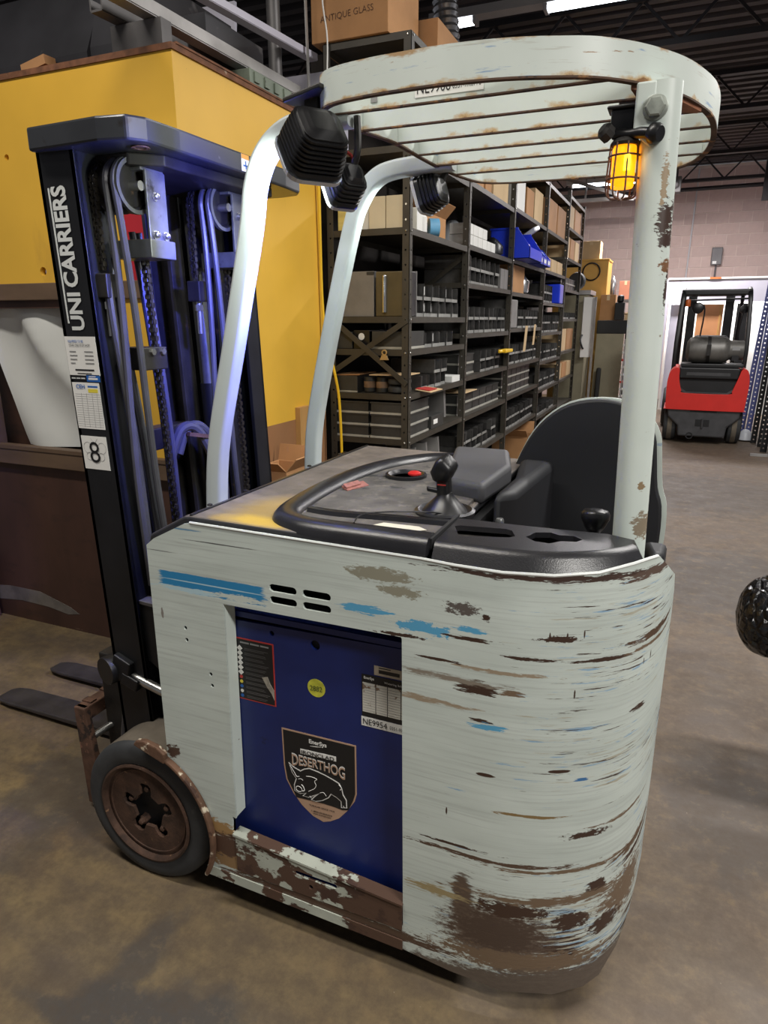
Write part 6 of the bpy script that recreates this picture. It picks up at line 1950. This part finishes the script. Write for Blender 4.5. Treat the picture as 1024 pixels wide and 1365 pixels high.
carton('carton', -.83, -.73, 11.3, 11.5, 1.601, 1.68, 'pale open carton at the right end of the black topped stand', m_=CARDL, flaps=True)
# shelf of reddish cartons
tag(obj('wall_shelf', M().box(-1.30, -.60, 12.6, 13.2, 1.90, 1.94).box(-1.28, -1.24, 12.65, 12.69, 0, 1.9).box(-.66, -.62, 12.65, 12.69, 0, 1.9).box(-1.28, -1.24, 13.1, 13.14, 0, 1.9).box(-.66, -.62, 13.1, 13.14, 0, 1.9), DKGALV, smooth=0), 'grey steel table of red cartons before the block wall', 'table')
RC = mat('reddish_cardboard', (190, 124, 98), .8, 0, .06, 5, rnd=.08)
for i in range(2):
    carton('carton', -1.06 + i * .22, -.86 + i * .22, 12.66, 12.95, 1.941, 2.24, ('left', 'right')[i] + ' reddish carton on the grey table before the block wall', m_=RC)
tag(obj('foil_bundle', M().lathe([(.02, 0), (.06, .03), (.05, .15), (.07, .25), (.03, .34), (.01, .38)], (-1.16, 12.62, 1.94), (0, 0, 1), 9), FOIL, smooth=60), 'crumpled silver bundle left of the reddish cartons', 'bundle')
tag(obj('machine_head', M().box(-.98, -.84, 11.27, 11.42, 1.601, 1.86).lathe([(.03, 0), (.05, .02), (.05, .09), (.03, .11)], (-.91, 11.34, 1.86), (0, 0, 1), 14), [LAMPBLK], smooth=0, bevel=.01), 'small black machine head on the black topped stand', 'machine')
gr = thing('wire_display', 'silver and red gridded display rack beside the olive panel', 'rack', (-.66, 10.75, 0))
for i in range(6):
    xx = -.74 + i * .035
    obj('upright', M().box(xx - .012, xx + .012, 10.60 + i * .07, 10.63 + i * .07, 0.0, 1.34), GALV, gr, smooth=0)
for j in range(12):
    obj('crossbar', M().beam((-.755, 10.59, .10 + j * .105), (-.55, 11.0, .10 + j * .105), .02, .03), WCART if j % 3 else PRINTR, gr, smooth=0)

# wall fittings
jb_ = thing('junction_box', 'grey electrical box with conduit on the block wall', 'electrical box', (.46, BACK_Y - .05, 2.7))
obj('box_body', M().box(.37, .56, BACK_Y - .11, BACK_Y - .014, 2.64, 2.96), DKGALV, jb_, smooth=0, bevel=.01)
obj('cover_label', M().box(.40, .47, BACK_Y - .112, BACK_Y - .11, 2.66, 2.71), WHITE, jb_, smooth=0)
obj('conduit', M().cyl((.47, BACK_Y - .045, 2.27), (.47, BACK_Y - .045, 2.64), .016, n=10).cyl((-1.2, BACK_Y - .045, 2.27), (2.0, BACK_Y - .045, 2.27), .016, n=10).tube(smooth_path([V(-.10, BACK_Y - .045, 1.8), V(-.10, BACK_Y - .045, 2.12), V(-.05, BACK_Y - .045, 2.20), V(.06, BACK_Y - .045, 2.22), V(.5, BACK_Y - .045, 2.22)], 4), .014, 8), DKGALV, jb_)
obj('conduit_body', M().box(.42, .52, BACK_Y - .08, BACK_Y - .014, 2.24, 2.32), DKGALV, jb_, smooth=0, bevel=.01)
tag(obj('wall_conduit', M().cyl((-.05, BACK_Y - .035, 2.3), (-.02, BACK_Y - .035, 4.40), .014, n=8), FIXT), 'thin pale vertical conduit on the block wall', 'conduit')
pm = M().cyl((-6, BACK_Y - .6, 3.92), (6, BACK_Y - .6, 3.98), .035, n=10).cyl((-3, BACK_Y - .6, 3.94), (-3, BACK_Y - .6, 4.48), .01, n=6).cyl((2.5, BACK_Y - .6, 3.96), (2.5, BACK_Y - .6, 4.48), .01, n=6)
tag(obj('sprinkler_pipe', pm, JOIST), 'dark pipe running across high before the block wall', 'pipe')
tag(obj('unit_heater', M().box(-.46, -.28, 13.5, 13.7, 3.70, 3.95).cyl((-.37, 13.6, 3.95), (-.37, 13.6, 4.48), .03, n=8).lathe([(.05, 0), (.07, .03), (.04, .06)], (-.37, 13.50, 3.82), (0, -1, 0), 14), DKGALV, smooth=0, bevel=.02), 'small grey heater hung behind the white pole near the block wall', 'heater')
tag(obj('cable_tray', M().beam((-2.2, 13.6, 4.05), (-1.0, 12.9, 3.55), .10, .05).beam((-2.2, 13.9, 3.72), (-.4, 13.9, 3.72), .10, .06).beam((-1.25, 13.0, 3.62), (-1.25, 13.0, 4.48), .03, .03).beam((-1.9, 13.9, 3.72), (-1.9, 13.9, 4.48), .03, .03), GALV, smooth=0), 'bright steel track brackets hung near the far light', 'track')
tag(obj('hanging_bracket', M().box(1.0, 1.12, 13.9, 14.0, 3.55, 4.48).beam((1.12, 13.95, 3.62), (1.40, 13.95, 4.3), .04, .04), JOIST, smooth=0), 'dark hanger bracket before the block wall at the right', 'bracket')

# ------------------------------------------------------------------ white dock partition with bright openings
PT = thing('dock_partition', 'white panelled partition with bright openings behind the red forklift', 'partition', (1.2, 13.0, 0))
obj('header_panel', M().box(-.42, 3.0, 12.95, 13.05, 1.90, 2.27), LAVW, PT, smooth=0)
obj('left_jamb', M().box(-.42, -.27, 12.95, 13.05, 0, 1.90), LAVW, PT, smooth=0)
obj('top_strip', M().box(-.30, 3.0, 12.935, 12.95, 2.255, 2.285), WHITE, PT, smooth=0)
obj('orange_strip', M().box(.33, .50, 12.93, 12.936, 2.255, 2.285), mat('orange_reflector', (196, 110, 60), .4), PT, smooth=0)
obj('bright_sheet', M().box(-.27, 3.0, 13.6, 13.62, 0, 2.0), WHITE, PT, 'bright white backing sheet', smooth=0)
for i, (a, b) in enumerate(((-.22, -.02), (.10, .17), (.20, .60))):
    obj('door_panel', M().box(a, b, 13.05, 13.09, .1, 1.86), mat('tan_door_wood', (196, 140, 96), .55, 0, .05) if i == 2 else (CARDL if i else LAVW), PT, smooth=0, bevel=.004)
obj('panel_edge', M().box(.54, .57, 13.04, 13.05, .1, 1.86), STUD, PT, smooth=0)
obj('dark_post', M().box(.80, 1.02, 13.05, 13.12, .1, 1.87), LAMPBLK, PT, smooth=0)
area('dock_lamp', (.8, 13.32, 2.3), (0, 0, 0), 2.2, .3, 60, (1, 1, 1))

# ------------------------------------------------------------------ red forklift seen from behind
RX, RY = .375, 9.9
RF = thing('forklift', 'red and dark grey forklift with gas tank parked at the far aisle end', 'forklift', (RX, RY + .9, 0))


def rx(a):
    return RX + a


for s in (-1, 1):
    wx = s * .395
    t = obj('rear_tyre', M().lathe([(.14, -.085), (.225, -.085), (.255, -.07), (.262, -.04), (.262, .04), (.255, .07), (.225, .085), (.14, .085)], (rx(wx), RY + .32, .262), (1, 0, 0), 32), RUBBER, RF, smooth=40)
    obj('tyre_lug', M().lathe([(.264, -.03), (.268, -.028), (.268, .028), (.264, .03)], (rx(wx), RY + .32, .262), (1, 0, 0), 32), TREAD, t)
# cast lower weight
m = M()
m.prism([(-.45, .48), (-.43, .36), (-.37, .30), (-.30, .24), (-.285, .10), (.285, .10), (.30, .24), (.37, .30), (.43, .36), (.45, .48)], lambda a, b, c: (rx(a), c, b), RY, RY + .7)
obj('counterweight', m, GREYL, RF, smooth=0, bevel=.02)
obj('tow_slot', M().box(rx(-.085), rx(.085), RY - .004, RY + .03, .24, .33), DARKIN, RF, smooth=0)
obj('tow_pin', M().cyl((rx(0), RY - .008, .22), (rx(0), RY - .008, .34), .014, n=8), GREYL, RF)
obj('weight_notch', M().box(rx(-.16), rx(.16), RY - .005, RY + .02, .43, .50), DARKIN, RF, smooth=0)
obj('exhaust_pipe', M().lathe([(.035, 0), (.045, 0), (.045, .10), (.035, .10)], (rx(-.14), RY - .01, .11), (0, 1, 0), 16, close=True), DARKIN, RF)
# red U shaped body
U = [(-.475, .52), (-.465, .47), (-.42, .455), (.42, .455), (.465, .47), (.475, .52), (.490, .80), (.470, .95), (.43, 1.00), (.385, .985), (.36, .90), (.33, .80), (.30, .71), (.26, .675), (-.26, .675), (-.30, .71), (-.33, .80), (-.345, .90), (-.35, .985), (-.40, 1.00), (-.455, .95), (-.485, .80)]
obj('red_body', M().prism([(v.x, v.y) for v in smooth_path([V(a, b, 0) for a, b in U], 3, closed=True)], lambda a, b, c: (rx(a), c, b), RY - .03, RY + .75), REDL, RF, 'glossy red rear body', smooth=40, bevel=.02, seg=3)
obj('grille_recess', M().box(rx(-.34), rx(.34), RY + .02, RY + .6, .68, .90), DARKIN, RF, smooth=0)
obj('grille_step', M().prism([(-.31, .74), (-.24, .69), (.24, .69), (.31, .74), (.31, .70), (.26, .676), (-.26, .676), (-.31, .70)], lambda a, b, c: (rx(a), c, b), RY - .02, RY + .05), GREYL, RF, smooth=0)
obj('rear_hood', M().prism([(-.35, .86), (.36, .86), (.375, .98), (.36, 1.01), (-.34, 1.01), (-.355, .98)], lambda a, b, c: (rx(a), c, b), RY - .02, RY + .9), BLKL, RF, 'satin black hood', smooth=0, bevel=.02, seg=3)
obj('hood_badge_bar', M().box(rx(-.26), rx(.26), RY - .024, RY - .019, .905, .945), GREYL, RF, smooth=0)
obj('tank_tray', M().box(rx(-.34), rx(.40), RY + .0, RY + .34, 1.01, 1.055), BLKL, RF, smooth=0, bevel=.008)
tk = obj('gas_tank', M().lathe([(.03, -.30), (.10, -.295), (.155, -.26), (.170, -.20), (.170, .14), (.155, .19), (.13, .21), (.125, .22), (.125, .37), (.118, .385), (.02, .386)], (rx(.0), RY + .17, 1.225), (1, 0, 0), 36), TANKM, RF, 'scuffed grey gas tank lying across the rear', smooth=40)
obj('tank_strap', M().lathe([(.172, -.02), (.176, -.02), (.176, .02), (.172, .02)], (rx(-.03), RY + .17, 1.225), (1, 0, 0), 36, close=True).box(rx(-.055), rx(-.005), RY - .012, RY + .0, 1.16, 1.30), DARKM, tk)
obj('collar_opening', M().box(rx(.25), rx(.33), RY + .035, RY + .06, 1.10, 1.16), DARKIN, tk, smooth=0)
obj('tank_label', M().obox((rx(.29), RY + .048, 1.25), (.045, 0, 0), (0, .003, 0), (0, 0, .022)), PRINTG, tk, smooth=0)
# guard
for s in (-1, 1):
    xb = .455 * s if s > 0 else -.40
    xt = .42 * s + .03
    obj('guard_post', M().sweep(rrect(.055, .08, .012, 2), smooth_path([V(rx(.43 * s), RY + .42, .95), V(rx(.43 * s), RY + .42, 1.3), V(rx(.415 * s), RY + .50, 1.75), V(rx(.405 * s), RY + .56, 1.93), V(rx(.40 * s), RY + .70, 1.99)], 4), up=(0, 1, 0)), BLKL, RF, smooth=40)
    obj('guard_post', M().sweep(rrect(.05, .06, .012, 2), smooth_path([V(rx(.39 * s), RY + 1.95, .6), V(rx(.39 * s), RY + 1.85, 1.4), V(rx(.39 * s), RY + 1.65, 1.93)], 4), up=(0, 1, 0)), BLKL, RF, smooth=40)
obj('guard_roof', M().box(rx(-.43), rx(.43), RY + .55, RY + .63, 1.92, 2.0).box(rx(-.43), rx(-.37), RY + .55, RY + 1.7, 1.95, 2.0).box(rx(.37), rx(.43), RY + .55, RY + 1.7, 1.95, 2.0).box(rx(-.43), rx(.43), RY + 1.62, RY + 1.7, 1.94, 2.0), BLKL, RF, smooth=0, bevel=.02, seg=3)
for i in range(5):
    obj('roof_bar', M().box(rx(-.30 + i * .15 - .012), rx(-.30 + i * .15 + .012), RY + .6, RY + 1.65, 1.955, 1.985), BLKL, RF, smooth=0)
obj('cross_tube', M().cyl((rx(-.40), RY + .66, 1.86), (rx(.40), RY + .66, 1.88), .012, n=10), BLKL, RF)
obj('amber_lamp', M().lathe([(.03, 0), (.034, .01), (.034, .07), (.026, .09), (.005, .095)], (rx(-.34), RY + .5, 1.78), (0, 0, 1), 18), mat('dull_amber', (196, 96, 40), .4, 0, .05), RF, 'dull amber lamp')
obj('rear_lamp', M().lathe([(.06, 0), (.075, .01), (.075, .06), (.05, .10), (.02, .11)], (rx(-.21), RY + .55, 1.76), (0, 1, 0), 22), LAMPBLK, RF)
obj('lamp_pipe', M().tube(smooth_path([V(rx(-.14), RY + .60, 1.80), V(rx(-.12), RY + .60, 1.70), V(rx(-.14), RY + .60, 1.4), V(rx(-.14), RY + .6, 1.35)], 4), .010, 8), BLKL, RF)
for s, a in ((-1, -.27), (1, .25)):
    obj('mast_rail', M().box(rx(a - .06), rx(a + .06), RY + 2.0, RY + 2.12, .1, 2.0), BLKL, RF, smooth=0)
obj('seat_back', M().box(rx(-.22), rx(.22), RY + .75, RY + .88, 1.0, 1.40), BLKL, RF, smooth=0, bevel=.05, seg=3)
obj('grab_handle', M().tube(smooth_path([V(rx(.36), RY + .5, 1.75), V(rx(.33), RY + .48, 1.6), V(rx(.32), RY + .48, 1.4), V(rx(.35), RY + .5, 1.3)], 4), .010, 8), BLKL, RF)
obj('mirror', M().lathe([(.03, 0), (.055, .01), (.055, .03), (.02, .04)], (rx(.34), RY + .55, 1.74), (.4, -1, 0), 14), BLKL, RF)
obj('chassis', M().box(rx(-.42), rx(.42), RY + .6, RY + 1.9, .15, .60), BLKL, RF, smooth=0, bevel=.03)
for s in (-1, 1):
    obj('front_tyre', M().lathe([(.14, -.11), (.27, -.11), (.30, -.08), (.30, .08), (.27, .11), (.14, .11)], (rx(.43 * s), RY + 1.75, .30), (1, 0, 0), 28), RUBBER, RF, smooth=40)

# ------------------------------------------------------------------ perforated uprights at the right edge
def upright(p0, p1, w, material, label):
    p0, p1 = Vector(p0), Vector(p1)
    d = (p1 - p0).normalized()
    a = Vector((1, 0, 0))
    a = (a - d * a.dot(d)).normalized()
    b = d.cross(a)
    L = (p1 - p0).length
    m = M()
    hl = []
    for k in range(int(L / .060) - 1):
        hl.append(circ(w / 2, .05 + .060 * k, w * .16, 6))
    sheet(m, [(0, 0), (w, 0), (w, L), (0, L)], hl, lambda s, t, c: tuple(p0 + a * (s - w / 2) + d * t + b * c), .003)
    m.uv = None
    for e in (-1, 1):
        m.obox(p0 + a * (e * w / 2) + d * L / 2 + b * (-.02), a * .0015, b * .02, d * L / 2)
    return tag(obj('rack_upright', m, material, smooth=0), label, 'rack upright', 'rack uprights')


UL = 'dark perforated rack upright stacked at the right edge beyond the aisle'
ups = [((.93, 10.9, 0), (1.06, 11.1, 2.25), .065, BLUEUP), ((.99, 10.6, 0), (1.10, 10.8, 2.3), .065, BLUEUP), ((1.045, 10.3, 0), (1.13, 10.5, 2.35), .065, LAMPBLK), ((1.10, 10.0, 0), (1.16, 10.2, 2.4), .065, LAMPBLK), ((1.10, 9.6, 0), (1.14, 9.7, 2.4), .07, LAMPBLK), ((1.17, 9.4, 0), (1.20, 9.4, 2.4), .07, LAMPBLK)]
for i, (p0, p1, w, mm) in enumerate(ups):
    o = upright(p0, p1, w, mm, ('dull blue' if mm is BLUEUP else 'black') + ' perforated rack upright at the right edge, ' + ('first', 'second', 'third', 'fourth', 'fifth', 'last')[i] + ' from the red forklift')
tag(obj('white_bag', M().lathe([(.05, 0), (.10, .02), (.09, .10), (.04, .15), (.01, .16)], (.955, 10.45, 0), (0, 0, 1), 10), CLEARP, smooth=60), 'small white bag on the floor at the foot of the uprights', 'bag')
tag(obj('floor_bar', M().box(.93, 1.12, 9.25, 9.30, 0.002, .03), GALV, smooth=0), 'short pale steel bar on the floor by the uprights', 'bar')

# ------------------------------------------------------------------ black film-wrapped roll at the right edge
wr = M()
n1, n2 = 80, 52
cxr, cyr, czr = .62, 2.60, .0
rr_, LL = .150, .62
random.seed(3)
for j in range(n2 + 1):
    v_ = j / n2
    for i in range(n1):
        t = 2 * pi * i / n1
        f = 1.0
        if v_ < .22:
            f = sqrt(max(0.0, 1 - ((.22 - v_) / .22) ** 2.4)) * .98 + .02
        wob = 1 + .025 * sin(5 * t + 9 * v_) + .018 * sin(11 * t - 23 * v_) + .012 * sin(23 * t + 31 * v_)
        r = rr_ * f * wob
        wr.v.append((cxr - .33 + v_ * LL, cyr + r * cos(t), .575 + r * sin(t)))
for j in range(n2):
    for i in range(n1):
        wr.f.append([j * n1 + i, j * n1 + (i + 1) % n1, (j + 1) * n1 + (i + 1) % n1, (j + 1) * n1 + i])
        wr.mi.append(0)
wr.f += [list(range(n1)), list(range(n2 * n1, (n2 + 1) * n1))]
wr.mi += [0, 0]
WRP = thing('wrapped_load', 'bundle wrapped in shiny black stretch film at the right edge', 'bundle', (.72, 2.6, 0))
obj('wrapped_roll', wr, WRAP, WRP, smooth=70)
obj('pallet_stand', M().box(.62, .95, 2.45, 2.75, .0, .42), LAMPBLK, WRP, smooth=0, bevel=.01)
# debris
tag(obj('floor_scrap', M().obox((-2.42, 2.28, .006), (.035, .008, 0), (-.003, .010, 0), (0, 0, .005)), WHITE, smooth=0), 'small white scrap on the floor by the fork', 'scrap')
